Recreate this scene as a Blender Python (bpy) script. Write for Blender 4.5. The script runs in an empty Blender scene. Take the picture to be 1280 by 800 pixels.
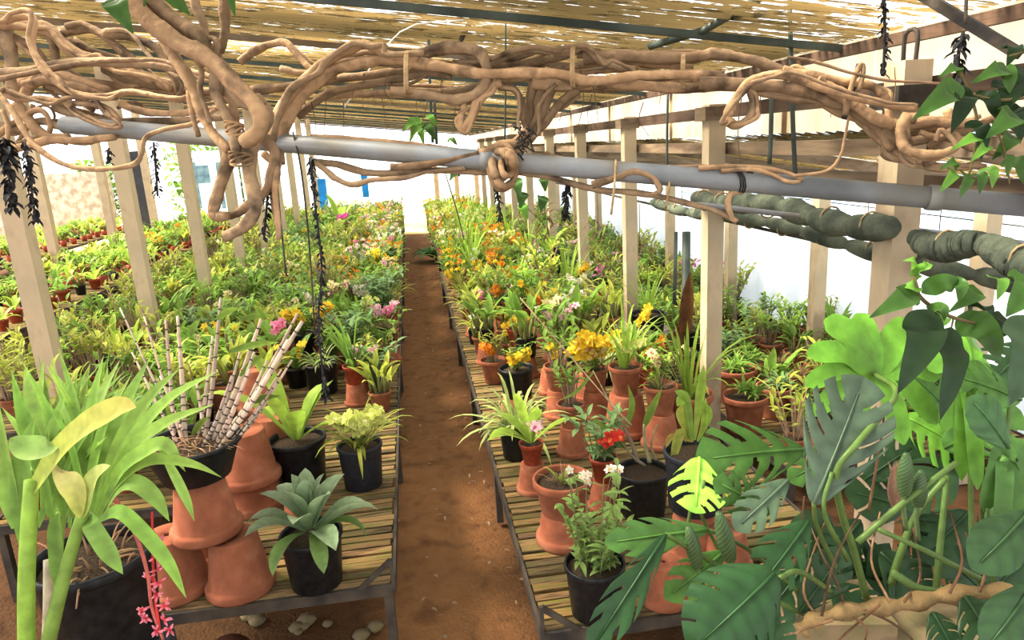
import bpy, math, random
from mathutils import Vector, Matrix
V = Vector
random.seed(7)
COL = bpy.context.scene.collection
SC = bpy.context.scene
PI = math.pi
U = random.uniform

# ---------------------------------------------------------------- camera frame
F = 879.0
CAMH = 2.02
ZB = 0.42          # bench height
ZL = 0.20          # low bench by the white wall
def _n(v): return v.normalized()
DOWN = _n(V((200.0, 3500.0, F)))
_f = V((-133.0, -213.0, F)).normalized(); FW = _n(_f - DOWN * _f.dot(DOWN))
RT = DOWN.cross(FW)
ROWS = [RT, FW, -DOWN]                       # world = ROWS @ camera coords (x right, y down, z forward)
def c2w(d): return V((ROWS[0].dot(d), ROWS[1].dot(d), ROWS[2].dot(d)))
def ray(x, y): return c2w(V(((x - 640) / F, (y - 400) / F, 1.0)))
EYE = V((0, 0, CAMH))
def P(x, y, zc): return EYE + ray(x, y) * zc
def Z(x, y, z):
    d = ray(x, y); return EYE + d * ((z - CAMH) / d.z)
def PY(x, y, Y):
    d = ray(x, y); return EYE + d * (Y / d.y)
FWD = c2w(V((0, 0, 1)))
RIGHT = c2w(V((1, 0, 0)))
UPV = c2w(V((0, -1, 0)))
def depth(p): return (p - EYE).dot(FWD)

cam = bpy.data.objects.new('camera', bpy.data.cameras.new('camera'))
COL.objects.link(cam)
cam.data.sensor_width = 36.0
cam.data.lens = 36.0 * F / 1280.0
cam.data.clip_start = 0.02
cam.data.clip_end = 300
M = Matrix.Identity(4)
for i, c in enumerate((RIGHT, UPV, -FWD)):
    for r in range(3): M[r][i] = c[r]
M.translation = EYE
cam.matrix_world = M
SC.camera = cam

# ---------------------------------------------------------------- materials
def newmat(name):
    m = bpy.data.materials.new(name); m.use_nodes = True
    nt = m.node_tree; nt.nodes.clear()
    out = nt.nodes.new('ShaderNodeOutputMaterial')
    return m, nt, out
def N(nt, t, **kw):
    n = nt.nodes.new(t)
    for k, v in kw.items():
        if k in n.inputs: n.inputs[k].default_value = v
        else: setattr(n, k, v)
    return n
def ramp(nt, stops):
    r = nt.nodes.new('ShaderNodeValToRGB')
    el = r.color_ramp.elements
    while len(el) < len(stops): el.new(0.5)
    for e, (p, c) in zip(el, stops):
        e.position = p; e.color = (*c, 1) if len(c) == 3 else c
    return r
def noise_mat(name, c1, c2, scale=8, rough=0.7, bump=0.0, metal=0.0, stretch=(1, 1, 1), c3=None, detail=6, lo=0.35, hi=0.65, spec=0.3, coords='Object', attr=False, bscale=None):
    m, nt, out = newmat(name); L = nt.links.new
    tc = N(nt, 'ShaderNodeTexCoord'); mp = N(nt, 'ShaderNodeMapping'); mp.inputs['Scale'].default_value = stretch
    L(tc.outputs[coords], mp.inputs[0])
    nz = N(nt, 'ShaderNodeTexNoise', Scale=scale, Detail=detail); L(mp.outputs[0], nz.inputs['Vector'])
    st = [(lo, c1), (hi, c2)] if c3 is None else [(lo, c1), ((lo + hi) / 2, c2), (hi, c3)]
    r = ramp(nt, st); L(nz.outputs[0], r.inputs[0])
    col = r.outputs[0]
    if attr:
        at = N(nt, 'ShaderNodeAttribute', attribute_name='Col')
        mx = N(nt, 'ShaderNodeMix', data_type='RGBA', blend_type='MULTIPLY'); mx.inputs[0].default_value = 1
        L(col, mx.inputs[6]); L(at.outputs[0], mx.inputs[7]); col = mx.outputs[2]
    b = N(nt, 'ShaderNodeBsdfPrincipled', Roughness=rough, Metallic=metal); b.inputs['Specular IOR Level'].default_value = spec
    L(col, b.inputs['Base Color'])
    if bump:
        nb = N(nt, 'ShaderNodeTexNoise', Scale=bscale or scale * 4, Detail=5); L(mp.outputs[0], nb.inputs['Vector'])
        bp = N(nt, 'ShaderNodeBump', Strength=bump, Distance=0.02); L(nb.outputs[0], bp.inputs['Height']); L(bp.outputs[0], b.inputs['Normal'])
    L(b.outputs[0], out.inputs[0])
    return m
def leaf_mat(name, rough=0.48, trans=0.38, spec=0.18, vary=0.25, hue=.476, sat=.93):
    m, nt, out = newmat(name); L = nt.links.new
    at = N(nt, 'ShaderNodeAttribute', attribute_name='Col')
    oi = N(nt, 'ShaderNodeObjectInfo')
    hs = N(nt, 'ShaderNodeHueSaturation'); hs.inputs['Hue'].default_value = hue; hs.inputs['Saturation'].default_value = sat
    mr = N(nt, 'ShaderNodeMapRange'); mr.inputs[3].default_value = 1.1 - vary; mr.inputs[4].default_value = 1.12 + vary
    L(oi.outputs['Random'], mr.inputs[0]); L(mr.outputs[0], hs.inputs['Value']); L(at.outputs[0], hs.inputs['Color'])
    tc = N(nt, 'ShaderNodeTexCoord'); nz = N(nt, 'ShaderNodeTexNoise', Scale=30, Detail=3); L(tc.outputs['Object'], nz.inputs['Vector'])
    m2 = N(nt, 'ShaderNodeMapRange'); m2.inputs[1].default_value = .3; m2.inputs[2].default_value = .7; m2.inputs[3].default_value = .8; m2.inputs[4].default_value = 1.15
    L(nz.outputs[0], m2.inputs[0])
    h2 = N(nt, 'ShaderNodeHueSaturation'); L(m2.outputs[0], h2.inputs['Value']); L(hs.outputs[0], h2.inputs['Color'])
    b = N(nt, 'ShaderNodeBsdfPrincipled', Roughness=rough); b.inputs['Specular IOR Level'].default_value = spec
    t = N(nt, 'ShaderNodeBsdfTranslucent')
    L(h2.outputs[0], b.inputs['Base Color']); L(h2.outputs[0], t.inputs[0])
    mx = N(nt, 'ShaderNodeMixShader'); mx.inputs[0].default_value = trans
    L(b.outputs[0], mx.inputs[1]); L(t.outputs[0], mx.inputs[2]); L(mx.outputs[0], out.inputs[0])
    return m
MT = {}
MT['leaf'] = leaf_mat('leaf_green')
MT['gloss'] = leaf_mat('glossy_leaf', rough=0.36, trans=0.22, spec=0.28, vary=0.05)
MT['petal'] = leaf_mat('petal', rough=0.6, trans=0.4, vary=0.06, hue=.5, sat=1)
MT['bark'] = noise_mat('vine_bark', (.10, .064, .038), (.42, .30, .185), 9, .9, .45, c3=(.28, .19, .112), attr=True, lo=.3, hi=.68)
MT['terra'] = noise_mat('terracotta', (.25, .085, .042), (.36, .13, .064), 3, .85, .12, c3=(.45, .22, .135), lo=.3, hi=.8)
MT['black'] = noise_mat('black_plastic', (.006, .006, .007), (.017, .018, .02), 10, .42, .05, spec=.3)
MT['gray'] = noise_mat('dark_grey_plastic', (.018, .021, .028), (.036, .04, .05), 10, .45, .05, spec=.3)
MT['red'] = noise_mat('red_plastic', (.33, .055, .025), (.48, .10, .045), 8, .5, .05)
MT['soil'] = noise_mat('bark_chips', (.04, .022, .012), (.25, .17, .10), 70, .95, .8, lo=.35, hi=.7)
MT['slat'] = noise_mat('weathered_slats', (.07, .045, .02), (.29, .195, .092), 6, .85, .4, stretch=(1, 9, 3), c3=(.155, .165, .04), attr=True, lo=.3, hi=.7)
MT['post'] = noise_mat('pale_post', (.40, .31, .21), (.58, .47, .33), 5, .9, .25, stretch=(1, 1, .5), c3=(.50, .42, .30))
MT['beam'] = noise_mat('timber', (.12, .08, .05), (.27, .20, .13), 4, .85, .3, stretch=(1, .3, 2), c3=(.19, .145, .10))
MT['pipe'] = noise_mat('grey_pipe', (.20, .215, .23), (.30, .315, .335), 3, .5, .1, c3=(.26, .24, .20))
MT['iron'] = noise_mat('rusty_iron', (.035, .03, .027), (.11, .085, .06), 8, .7, .2)
MT['green_metal'] = noise_mat('green_painted_metal', (.045, .06, .05), (.10, .12, .095), 6, .6, .1)
MT['black_dry'] = noise_mat('dry_black', (.012, .011, .012), (.05, .047, .05), 30, .7, .3)
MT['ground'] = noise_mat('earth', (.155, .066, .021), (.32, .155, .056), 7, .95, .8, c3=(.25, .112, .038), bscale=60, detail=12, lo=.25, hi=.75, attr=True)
MT['cloth'] = noise_mat('green_shade_cloth', (.05, .062, .045), (.17, .19, .135), 7, .95, .6, attr=True)
MT['sheet'] = leaf_mat('white_sheet', rough=.7, trans=.45, vary=.02, hue=.5, sat=1)
MT['stone'] = noise_mat('stone_wall', (.30, .26, .22), (.55, .50, .44), 6, .95, .5)
MT['concrete'] = noise_mat('mossy_concrete', (.12, .09, .05), (.28, .21, .12), 5, .95, .5, c3=(.18, .16, .07))
MT['blue'] = noise_mat('blue_paint', (.01, .20, .55), (.02, .30, .75), 4, .6)
MT['dark_timber'] = noise_mat('dark_timber', (.06, .036, .022), (.15, .095, .06), 4, .85, .3, stretch=(1, .3, 2))
MT['faded_blue'] = noise_mat('faded_blue_paint', (.10, .20, .30), (.22, .36, .46), 6, .8)
MT['chip'] = noise_mat('rope_fibre', (.35, .24, .12), (.55, .42, .25), 30, .9)

def roof_mat():
    m, nt, out = newmat('corrugated_sheet'); L = nt.links.new
    tc = N(nt, 'ShaderNodeTexCoord')
    def noi(st, sc, det=4):
        mp = N(nt, 'ShaderNodeMapping'); mp.inputs['Scale'].default_value = st; L(tc.outputs['Object'], mp.inputs[0])
        nz = N(nt, 'ShaderNodeTexNoise', Scale=sc, Detail=det); L(mp.outputs[0], nz.inputs['Vector']); return nz.outputs[0]
    big = noi((.30, .8, 1), 1.2, 4)
    fine = noi((1.8, 26, 1), 2.0, 6)
    tiny = noi((9, 26, 1), 2.0, 3)
    base = ramp(nt, [(.30, (.05, .036, .015)), (.46, (.12, .086, .036)), (.60, (.22, .155, .065)), (.76, (.46, .34, .15))]); L(big, base.inputs[0])
    wv = N(nt, 'ShaderNodeMath', operation='MULTIPLY_ADD'); L(big, wv.inputs[0]); wv.inputs[1].default_value = .55; L(fine, wv.inputs[2])
    w2 = N(nt, 'ShaderNodeMath', operation='MULTIPLY_ADD'); L(tiny, w2.inputs[0]); w2.inputs[1].default_value = .45; L(wv.outputs[0], w2.inputs[2])
    hole = ramp(nt, [(.985, (0, 0, 0)), (1.0, (0, 0, 0))]); 
    sh = N(nt, 'ShaderNodeMapRange'); sh.inputs[1].default_value = .96; sh.inputs[2].default_value = 1.06; L(w2.outputs[0], sh.inputs[0])
    hole = sh
    t = N(nt, 'ShaderNodeBsdfTranslucent'); L(base.outputs[0], t.inputs[0])
    d = N(nt, 'ShaderNodeBsdfDiffuse'); L(base.outputs[0], d.inputs[0])
    m1 = N(nt, 'ShaderNodeMixShader'); m1.inputs[0].default_value = .72; L(d.outputs[0], m1.inputs[1]); L(t.outputs[0], m1.inputs[2])
    tr = N(nt, 'ShaderNodeBsdfTransparent')
    m2 = N(nt, 'ShaderNodeMixShader'); L(hole.outputs[0], m2.inputs[0]); L(m1.outputs[0], m2.inputs[1]); L(tr.outputs[0], m2.inputs[2])
    L(m2.outputs[0], out.inputs[0]); return m
MT['roof'] = roof_mat()
def panel_mat(name, c1, c2, trans=.8, clear=.15, st=(1, 1.2, .3), sc=2):
    m, nt, out = newmat(name); L = nt.links.new
    tc = N(nt, 'ShaderNodeTexCoord'); mp = N(nt, 'ShaderNodeMapping'); mp.inputs['Scale'].default_value = st; L(tc.outputs['Object'], mp.inputs[0])
    nz = N(nt, 'ShaderNodeTexNoise', Scale=sc, Detail=4); L(mp.outputs[0], nz.inputs['Vector'])
    r = ramp(nt, [(.35, c1), (.65, c2)]); L(nz.outputs[0], r.inputs[0])
    t = N(nt, 'ShaderNodeBsdfTranslucent'); L(r.outputs[0], t.inputs[0])
    d = N(nt, 'ShaderNodeBsdfDiffuse'); L(r.outputs[0], d.inputs[0])
    m1 = N(nt, 'ShaderNodeMixShader'); m1.inputs[0].default_value = trans; L(d.outputs[0], m1.inputs[1]); L(t.outputs[0], m1.inputs[2])
    tr = N(nt, 'ShaderNodeBsdfTransparent')
    m2 = N(nt, 'ShaderNodeMixShader'); m2.inputs[0].default_value = clear; L(m1.outputs[0], m2.inputs[1]); L(tr.outputs[0], m2.inputs[2])
    L(m2.outputs[0], out.inputs[0]); return m
MT['clerestory'] = panel_mat('cream_plastic_panel', (.72, .56, .34), (.90, .80, .60), .8, .06)
MT['whitewall'] = panel_mat('white_plastic_wall', (.68, .71, .75), (.84, .86, .88), .5, .0)
MT['bluesheet'] = panel_mat('pale_blue_plastic', (.45, .72, .90), (.97, .98, 1.0), .7, .12, (1.5, 1, .5), 1.6)

# ---------------------------------------------------------------- mesh builder
class MB:
    def __init__(s): s.v = []; s.f = []; s.c = []; s.m = []
    def add(s, vs, fs, col=(1, 1, 1), mi=0):
        o = len(s.v); s.v.extend(tuple(v) for v in vs)
        if col and isinstance(col[0], (tuple, list)): s.c.extend(col)
        else: s.c.extend([col] * len(vs))
        s.f.extend(tuple(i + o for i in f) for f in fs); s.m.extend([mi] * len(fs)); return s
    def merge(s, o, mat=None, mi=None):
        k = len(s.v)
        s.v.extend(tuple(mat @ V(v)) for v in o.v) if mat else s.v.extend(o.v)
        s.c.extend(o.c); s.f.extend(tuple(i + k for i in f) for f in o.f)
        s.m.extend(o.m if mi is None else [mi] * len(o.f)); return s
    def mesh(s, name, mats, smooth=True):
        me = bpy.data.meshes.new(name); me.from_pydata(s.v, [], s.f)
        for m in (mats if isinstance(mats, (list, tuple)) else [mats]): me.materials.append(MT[m])
        at = me.color_attributes.new('Col', 'FLOAT_COLOR', 'POINT')
        buf = []
        for c in s.c: buf.extend((c[0], c[1], c[2], 1.0))
        at.data.foreach_set('color', buf)
        me.polygons.foreach_set('material_index', s.m)
        me.polygons.foreach_set('use_smooth', [smooth] * len(s.f))
        me.update(); return me
    def build(s, name, mats, parent=None, smooth=True, loc=None):
        return link(name, s.mesh(name, mats, smooth), parent, loc)
def link(name, me, parent=None, loc=None):
    o = bpy.data.objects.new(name, me); COL.objects.link(o)
    if parent is not None: o.parent = parent
    if loc is not None: o.location = loc
    return o
def empty(name, loc=(0, 0, 0), rz=0, label=None, cat=None, group=None, s=1):
    o = bpy.data.objects.new(name, None); COL.objects.link(o); o.empty_display_size = .05
    o.location = loc; o.rotation_euler = (0, 0, rz); o.scale = (s, s, s); tag(o, label, cat, group); return o
def tag(o, label=None, cat=None, group=None, kind=None):
    if label: o['label'] = label
    if cat: o['category'] = cat
    if group: o['group'] = group
    if kind: o['kind'] = kind
    return o
def struct(o): o['kind'] = 'structure'; return o
def box(mb, c, s, rz=0, col=(1, 1, 1), mi=0, tilt=None):
    hx, hy, hz = s[0] / 2, s[1] / 2, s[2] / 2
    R = Matrix.Rotation(rz, 3, 'Z')
    if tilt is not None: R = tilt
    vs = [V(c) + R @ V((x * hx, y * hy, z * hz)) for x in (-1, 1) for y in (-1, 1) for z in (-1, 1)]
    mb.add(vs, [(0, 1, 3, 2), (4, 6, 7, 5), (0, 4, 5, 1), (2, 3, 7, 6), (0, 2, 6, 4), (1, 5, 7, 3)], col, mi); return mb
def bar(mb, a, b, w, h=None, col=(1, 1, 1)):
    a, b = V(a), V(b); d = (b - a); L = d.length; d.normalize()
    sd = d.cross(V((0, 0, 1)))
    if sd.length < 1e-3: sd = V((1, 0, 0))
    sd.normalize(); up = sd.cross(d)
    R = Matrix((sd, d, up)).transposed()
    return box(mb, (a + b) / 2, (w, L, h or w), tilt=R, col=col)
def smoothpts(pts, n=4):
    if len(pts) < 3:
        return [V(pts[0]).lerp(V(pts[1]), k / n) for k in range(n + 1)] if len(pts) == 2 else pts
    o = []
    Q = [pts[0] * 2 - pts[1]] + list(pts) + [pts[-1] * 2 - pts[-2]]
    for i in range(1, len(Q) - 2):
        p0, p1, p2, p3 = Q[i - 1:i + 3]
        for k in range(n):
            t = k / n
            o.append(.5 * ((2 * p1) + (p2 - p0) * t + (2 * p0 - 5 * p1 + 4 * p2 - p3) * t * t + (3 * p1 - p0 - 3 * p2 + p3) * t ** 3))
    o.append(pts[-1].copy()); return o
def tube(mb, pts, r, sides=6, col=(1, 1, 1), cap=True, col2=None, mi=0):
    n = len(pts)
    rs = r if isinstance(r, (list, tuple)) else [r] * n
    if len(rs) == 2 and n != 2: rs = [rs[0] + (rs[1] - rs[0]) * i / (n - 1) for i in range(n)]
    vs, cs = [], []
    prev = None
    for i in range(n):
        d = (pts[min(i + 1, n - 1)] - pts[max(i - 1, 0)])
        if d.length < 1e-9: d = V((0, 0, 1))
        d.normalize()
        if prev is None:
            a = d.cross(V((0, 0, 1)))
            if a.length < .05: a = d.cross(V((1, 0, 0)))
        else: a = prev - d * prev.dot(d)
        a.normalize(); prev = a; b = d.cross(a)
        c = col if col2 is None else tuple(col[k] + (col2[k] - col[k]) * i / (n - 1) for k in range(3))
        for k in range(sides):
            t = 2 * PI * k / sides
            vs.append(pts[i] + (a * math.cos(t) + b * math.sin(t)) * rs[i]); cs.append(c)
    fs = [(i * sides + k, i * sides + (k + 1) % sides, (i + 1) * sides + (k + 1) % sides, (i + 1) * sides + k) for i in range(n - 1) for k in range(sides)]
    if cap: fs += [tuple(range(sides - 1, -1, -1)), tuple((n - 1) * sides + k for k in range(sides))]
    mb.add(vs, fs, cs, mi); return mb
def lathe(mb, prof, seg=24, col=(1, 1, 1), mi=0, wob=0):
    vs = []; n = len(prof)
    for (r, z) in prof:
        for k in range(seg):
            a = 2 * PI * k / seg; rr = r * (1 + wob * math.sin(3 * a + z * 9))
            vs.append((rr * math.cos(a), rr * math.sin(a), z))
    fs = [(i * seg + k, i * seg + (k + 1) % seg, (i + 1) * seg + (k + 1) % seg, (i + 1) * seg + k) for i in range(n - 1) for k in range(seg)]
    mb.add(vs, fs, col, mi); return mb
PROF = {
    'strap': lambda t: (min(1, .55 + t * 2.2) if t < .6 else max(0.0, 1 - ((t - .6) / .4) ** 1.8)),
    'lance': lambda t: max(0.02, math.sin(PI * min(1, (t * .93 + .07)) ** .85)) if t < 1 else 0,
    'oval': lambda t: max(0.0, math.sin(PI * t ** .8)) ** .85 if 0 < t < 1 else .03,
    'blunt': lambda t: (.45 + .55 * min(1, t / .35)) * (1 if t < .82 else max(0, 1 - ((t - .82) / .18) ** 2) ** .5 * .9 + .1 if t < 1 else .12),
    'paddle': lambda t: (.25 + .75 * min(1, t / .55) if t < .55 else max(0, 1 - ((t - .55) / .45) ** 2.4)),
}
def ribbon(mb, pts, hw, prof='strap', nh=V((0, 0, 1)), fold=.25, c0=(.1, .3, .05), c1=None, wav=0, mi=0):
    n = len(pts); c1 = c1 or c0; p = PROF[prof]; vs, cs = [], []
    for i in range(n):
        t = i / (n - 1)
        d = pts[min(i + 1, n - 1)] - pts[max(i - 1, 0)]
        if d.length < 1e-9: d = V((0, 0, 1))
        d.normalize()
        s = d.cross(nh)
        if s.length < .05: s = d.cross(V((.3, 1, .2)))
        s.normalize(); u = s.cross(d); w = hw * p(t)
        wv = wav * hw * math.sin(t * 17)
        vs += [pts[i] - s * w + u * (w * fold + wv), pts[i], pts[i] + s * w + u * (w * fold - wv)]
        c = tuple(c0[k] + (c1[k] - c0[k]) * t for k in range(3))
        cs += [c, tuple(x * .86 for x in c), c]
    fs = []
    for i in range(n - 1):
        a = i * 3; fs += [(a, a + 1, a + 4, a + 3), (a + 1, a + 2, a + 5, a + 4)]
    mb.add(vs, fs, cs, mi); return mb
def arch(base, az, el, L, droop, n=6):
    d = V((math.cos(az) * math.cos(el), math.sin(az) * math.cos(el), math.sin(el)))
    p = V(base); o = [p.copy()]
    for i in range(n):
        d = (d + V((0, 0, -1)) * droop * (i + .5) / n * 2 / n); d.normalize()
        p = p + d * (L / n); o.append(p.copy())
    return o
def leaf(mb, base, az, el, L, hw, droop, prof='strap', n=6, fold=.25, c0=(.1, .3, .05), c1=None):
    pts = arch(base, az, el, L, droop, n)
    h = V((-math.cos(az) * math.sin(el), -math.sin(az) * math.sin(el), math.cos(el)))
    if el > 1.2: h = V((-math.cos(az), -math.sin(az), .2))
    return ribbon(mb, pts, hw, prof, h, fold, c0, c1)
def jit(c, a=.2):
    k = 1 + U(-a, a); return tuple(max(0, x * k * (1 + U(-a, a) * .35)) for x in c)
# greens (linear)
G_MID = (.17, .35, .045); G_YEL = (.36, .46, .06); G_DARK = (.08, .22, .045); G_PALE = (.36, .48, .17); G_LIME = (.28, .50, .05)
STRAW = (.48, .36, .17); G_BLUE = (.17, .31, .12)

# ---------------------------------------------------------------- plants (part name -> MB, material)
def pl_strap(rng, n=20, L=.34, w=.011, droop=1.3, el=(.8, 1.45), g=G_MID, r0=.035):
    mb = MB()
    for i in range(n):
        az = rng.uniform(0, 2 * PI); r = rng.uniform(0, r0)
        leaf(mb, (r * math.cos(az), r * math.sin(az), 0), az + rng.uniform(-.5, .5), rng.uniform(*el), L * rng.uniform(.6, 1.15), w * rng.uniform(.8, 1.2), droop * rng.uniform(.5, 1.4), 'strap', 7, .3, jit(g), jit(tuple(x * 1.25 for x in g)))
    return {'foliage': (mb, 'leaf')}
def pl_cattleya(rng, n=11, g=G_MID, L=.16, w=.024):
    mb, cb = MB(), MB()
    for i in range(n):
        az = rng.uniform(0, 2 * PI); r = rng.uniform(.01, .06); h = rng.uniform(.06, .15); t = rng.uniform(.05, .35)
        b = V((r * math.cos(az), r * math.sin(az), 0)); e = b + V((math.cos(az) * t * h, math.sin(az) * t * h, h))
        tube(cb, smoothpts([b, b.lerp(e, .5) + V((0, 0, .004)), e], 2), [.004, .009, .010, .008, .004], 5, jit((.27, .33, .10)))
        for k in range(rng.choice((1, 2, 2))):
            leaf(mb, e, az + rng.uniform(-1, 1), rng.uniform(.5, 1.3), L * rng.uniform(.7, 1.2), w * rng.uniform(.8, 1.2), rng.uniform(.3, 1.2), 'lance', 6, .35, jit(g), jit(tuple(x * 1.2 for x in g)))
    return {'foliage': (mb, 'leaf'), 'pseudobulb': (cb, 'leaf')}
def pl_bush(rng, n=13, g=G_MID, H=.26, L=.085, w=.013, prof='lance', k0=9):
    mb, cb = MB(), MB()
    for i in range(n):
        az = rng.uniform(0, 2 * PI); r = rng.uniform(0, .05); h = H * rng.uniform(.6, 1.15); t = rng.uniform(.1, .6)
        b = V((r * math.cos(az), r * math.sin(az), 0)); e = b + V((math.cos(az) * t * h, math.sin(az) * t * h, h))
        pts = smoothpts([b, b.lerp(e, .5) + V((0, 0, .03)), e], 3)
        tube(cb, pts, [.0035, .002], 4, jit((.22, .30, .09)))
        for k in range(k0):
            p = pts[min(len(pts) - 1, 1 + int(k * len(pts) / k0))]
            leaf(mb, p, az + (PI / 2 if k % 2 else -PI / 2) + rng.uniform(-.7, .7), rng.uniform(.1, .9), L * rng.uniform(.7, 1.2), w * rng.uniform(.8, 1.2), rng.uniform(.4, 1.3), prof, 4, .25, jit(g), jit(tuple(x * 1.2 for x in g)))
    return {'foliage': (mb, 'leaf'), 'stem': (cb, 'leaf')}
def pl_spider(rng, g=G_MID):
    mb = MB()
    for q in range(5):
        a = rng.uniform(0, 2 * PI); r = rng.uniform(0, .055); c = (r * math.cos(a), r * math.sin(a), rng.uniform(0, .03))
        for i in range(9):
            az = i * 2 * PI / 9 + rng.uniform(-.3, .3)
            leaf(mb, c, az, rng.uniform(.3, 1.2), rng.uniform(.07, .12), .0085, rng.uniform(.6, 1.4), 'lance', 5, .45, jit(g), jit(tuple(x * 1.25 for x in g)))
    return {'foliage': (mb, 'leaf')}
def pl_dendro(rng, n=12, H=.32, g=G_YEL, leafy=5):
    mb, cb = MB(), MB()
    for i in range(n):
        az = rng.uniform(0, 2 * PI); r = rng.uniform(0, .05); h = H * rng.uniform(.5, 1.15); t = rng.uniform(.05, .45)
        b = V((r * math.cos(az), r * math.sin(az), 0)); e = b + V((math.cos(az) * t * h, math.sin(az) * t * h, h))
        pts = smoothpts([b, b.lerp(e, .5) + V((0, 0, .02)), e], 4)
        tube(cb, pts, [.003, .0045, .006, .006, .005, .006, .005, .003, .002][:len(pts)], 5, jit((.50, .42, .26)))
        for k in range(leafy):
            p = pts[-1 - min(len(pts) - 1, k)]
            leaf(mb, p, az + (1.4 if k % 2 else -1.4) + rng.uniform(-.7, .7), rng.uniform(.2, 1.1), rng.uniform(.07, .12), rng.uniform(.010, .017), rng.uniform(.3, 1.1), 'lance', 5, .3, jit(g), jit(tuple(x * 1.2 for x in g)))
    return {'foliage': (mb, 'leaf'), 'cane': (cb, 'leaf')}
def pl_broad(rng, n=9, L=.2, w=.03, g=G_MID):
    mb = MB()
    for i in range(n):
        az = i * 2.4 + rng.uniform(-.3, .3)
        leaf(mb, (.012 * math.cos(az), .012 * math.sin(az), .01), az, rng.uniform(.35, 1.35), L * rng.uniform(.7, 1.2), w * rng.uniform(.85, 1.2), rng.uniform(.5, 1.3), 'paddle', 7, .3, jit(g), jit(tuple(x * 1.2 for x in g)))
    return {'foliage': (mb, 'leaf')}
def pl_dry(rng):
    mb, cb = MB(), MB()
    for i in range(26):
        az = rng.uniform(0, 2 * PI); r = rng.uniform(0, .06)
        tube(cb, [V(p) for p in arch((r * math.cos(az), r * math.sin(az), 0), az, rng.uniform(.6, 1.4), rng.uniform(.05, .14), .6, 3)], [.0035, .0015], 4, jit(STRAW))
    for i in range(7):
        az = rng.uniform(0, 2 * PI)
        leaf(mb, (.03 * math.cos(az), .03 * math.sin(az), 0), az, rng.uniform(.5, 1.3), rng.uniform(.1, .18), .011, 1, 'lance', 5, .3, jit(G_MID), jit(G_YEL))
    return {'foliage': (mb, 'leaf'), 'old_cane': (cb, 'leaf')}
KINDS = {
    'strap': (lambda r: pl_strap(r), 'strappy orchid'),
    'strapy': (lambda r: pl_strap(r, 24, .27, .008, 1.5, (.6, 1.45), G_YEL), 'yellowish grassy orchid'),
    'grass': (lambda r: pl_strap(r, 42, .19, .0055, 1.6, (.3, 1.4), G_PALE), 'fine grassy orchid'),
    'tall': (lambda r: pl_strap(r, 22, .5, .009, 1.2, (.9, 1.5), G_LIME), 'tall arching orchid'),
    'catt': (lambda r: pl_cattleya(r), 'stubby leafy orchid'),
    'cattd': (lambda r: pl_cattleya(r, 13, G_DARK, .15, .022), 'dark green orchid'),
    'catty': (lambda r: pl_cattleya(r, 12, G_YEL, .15, .02), 'lime leafy orchid'),
    'bush': (lambda r: pl_bush(r), 'bushy orchid'),
    'bushl': (lambda r: pl_bush(r, 15, G_LIME, .22, .075, .011), 'light bushy orchid'),
    'bushb': (lambda r: pl_bush(r, 14, G_BLUE, .24, .085, .016), 'grey green bushy orchid'),
    'dendro': (lambda r: pl_dendro(r), 'caned orchid'),
    'dendrob': (lambda r: pl_dendro(r, 15, .26, G_MID, 3), 'bare caned orchid'),
    'broad': (lambda r: pl_broad(r), 'broad leaved orchid'),
    'broadl': (lambda r: pl_broad(r, 8, .24, .026, G_LIME), 'bright broad leaved orchid'),
    'spider': (lambda r: pl_spider(r), 'low spiky orchid'),
    'spiderb': (lambda r: pl_spider(r, (.16, .30, .10)), 'low greyish spiky orchid'),
    'dry': (lambda r: pl_dry(r), 'half dry orchid'),
}
LIB = {}
def plant_lib(kind, var):
    k = (kind, var)
    if k not in LIB:
        rng = random.Random(hash((len(kind) * 7919 + sum(map(ord, kind)) * 31 + var)))
        st = random.getstate(); random.seed(sum(map(ord, kind)) * 131 + var)
        parts = KINDS[kind][0](rng)
        random.setstate(st)
        LIB[k] = {n: (mb, m, None) for n, (mb, m) in parts.items()}
    return LIB[k]
MESH = {}
def plant_mesh(kind, var, part):
    k = (kind, var, part)
    if k not in MESH:
        mb, m, _ = plant_lib(kind, var)[part]; MESH[k] = mb.mesh(part, m)
    return MESH[k]
# flowers
FCOL = {'yellow': ((.80, .58, .04), (.85, .68, .10)), 'white': ((.86, .84, .76), (.75, .55, .25)), 'pink': ((.80, .34, .48), (.65, .10, .30)), 'palepink': ((.88, .62, .66), (.6, .15, .3)),
        'orange': ((.85, .33, .03), (.80, .45, .05)), 'purple': ((.42, .10, .22), (.6, .35, .4)), 'magenta': ((.75, .15, .48), (.8, .4, .6)), 'cream': ((.85, .78, .48), (.55, .25, .10)), 'red': ((.70, .06, .04), (.8, .3, .1)), 'lime': ((.68, .72, .22), (.75, .75, .4))}
FNAME = {'palepink': 'pale pink', 'cream': 'cream', 'lime': 'lime yellow'}
def flower_mb(colr, s=1.0, shape='lance'):
    mb = MB(); c, l = FCOL[colr]
    for i in range(5):
        a = i * 2 * PI / 5 + .3
        d = V((math.cos(a), math.sin(a), .25))
        pts = [V((0, 0, 0)), d * .011, d * .02 + V((0, 0, -.001)), d * .027 + V((0, 0, -.005))]
        ribbon(mb, [p * s for p in pts], .0095 * s if shape != 'thin' else .004 * s, 'oval' if shape != 'thin' else 'lance', V((0, 0, 1)), .2, jit(c, .08), jit(c, .08))
    for i in range(2):
        ribbon(mb, [p * s for p in (V((0, 0, .002)), V((.002, -.006 + i * .003, .010)), V((.001, -.014, .012)), V((0, -.019, .007)))], .006 * s, 'oval', V((0, 0, 1)), .4, jit(l, .1), jit(l, .1))
    return mb
FMESH = {}
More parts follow.
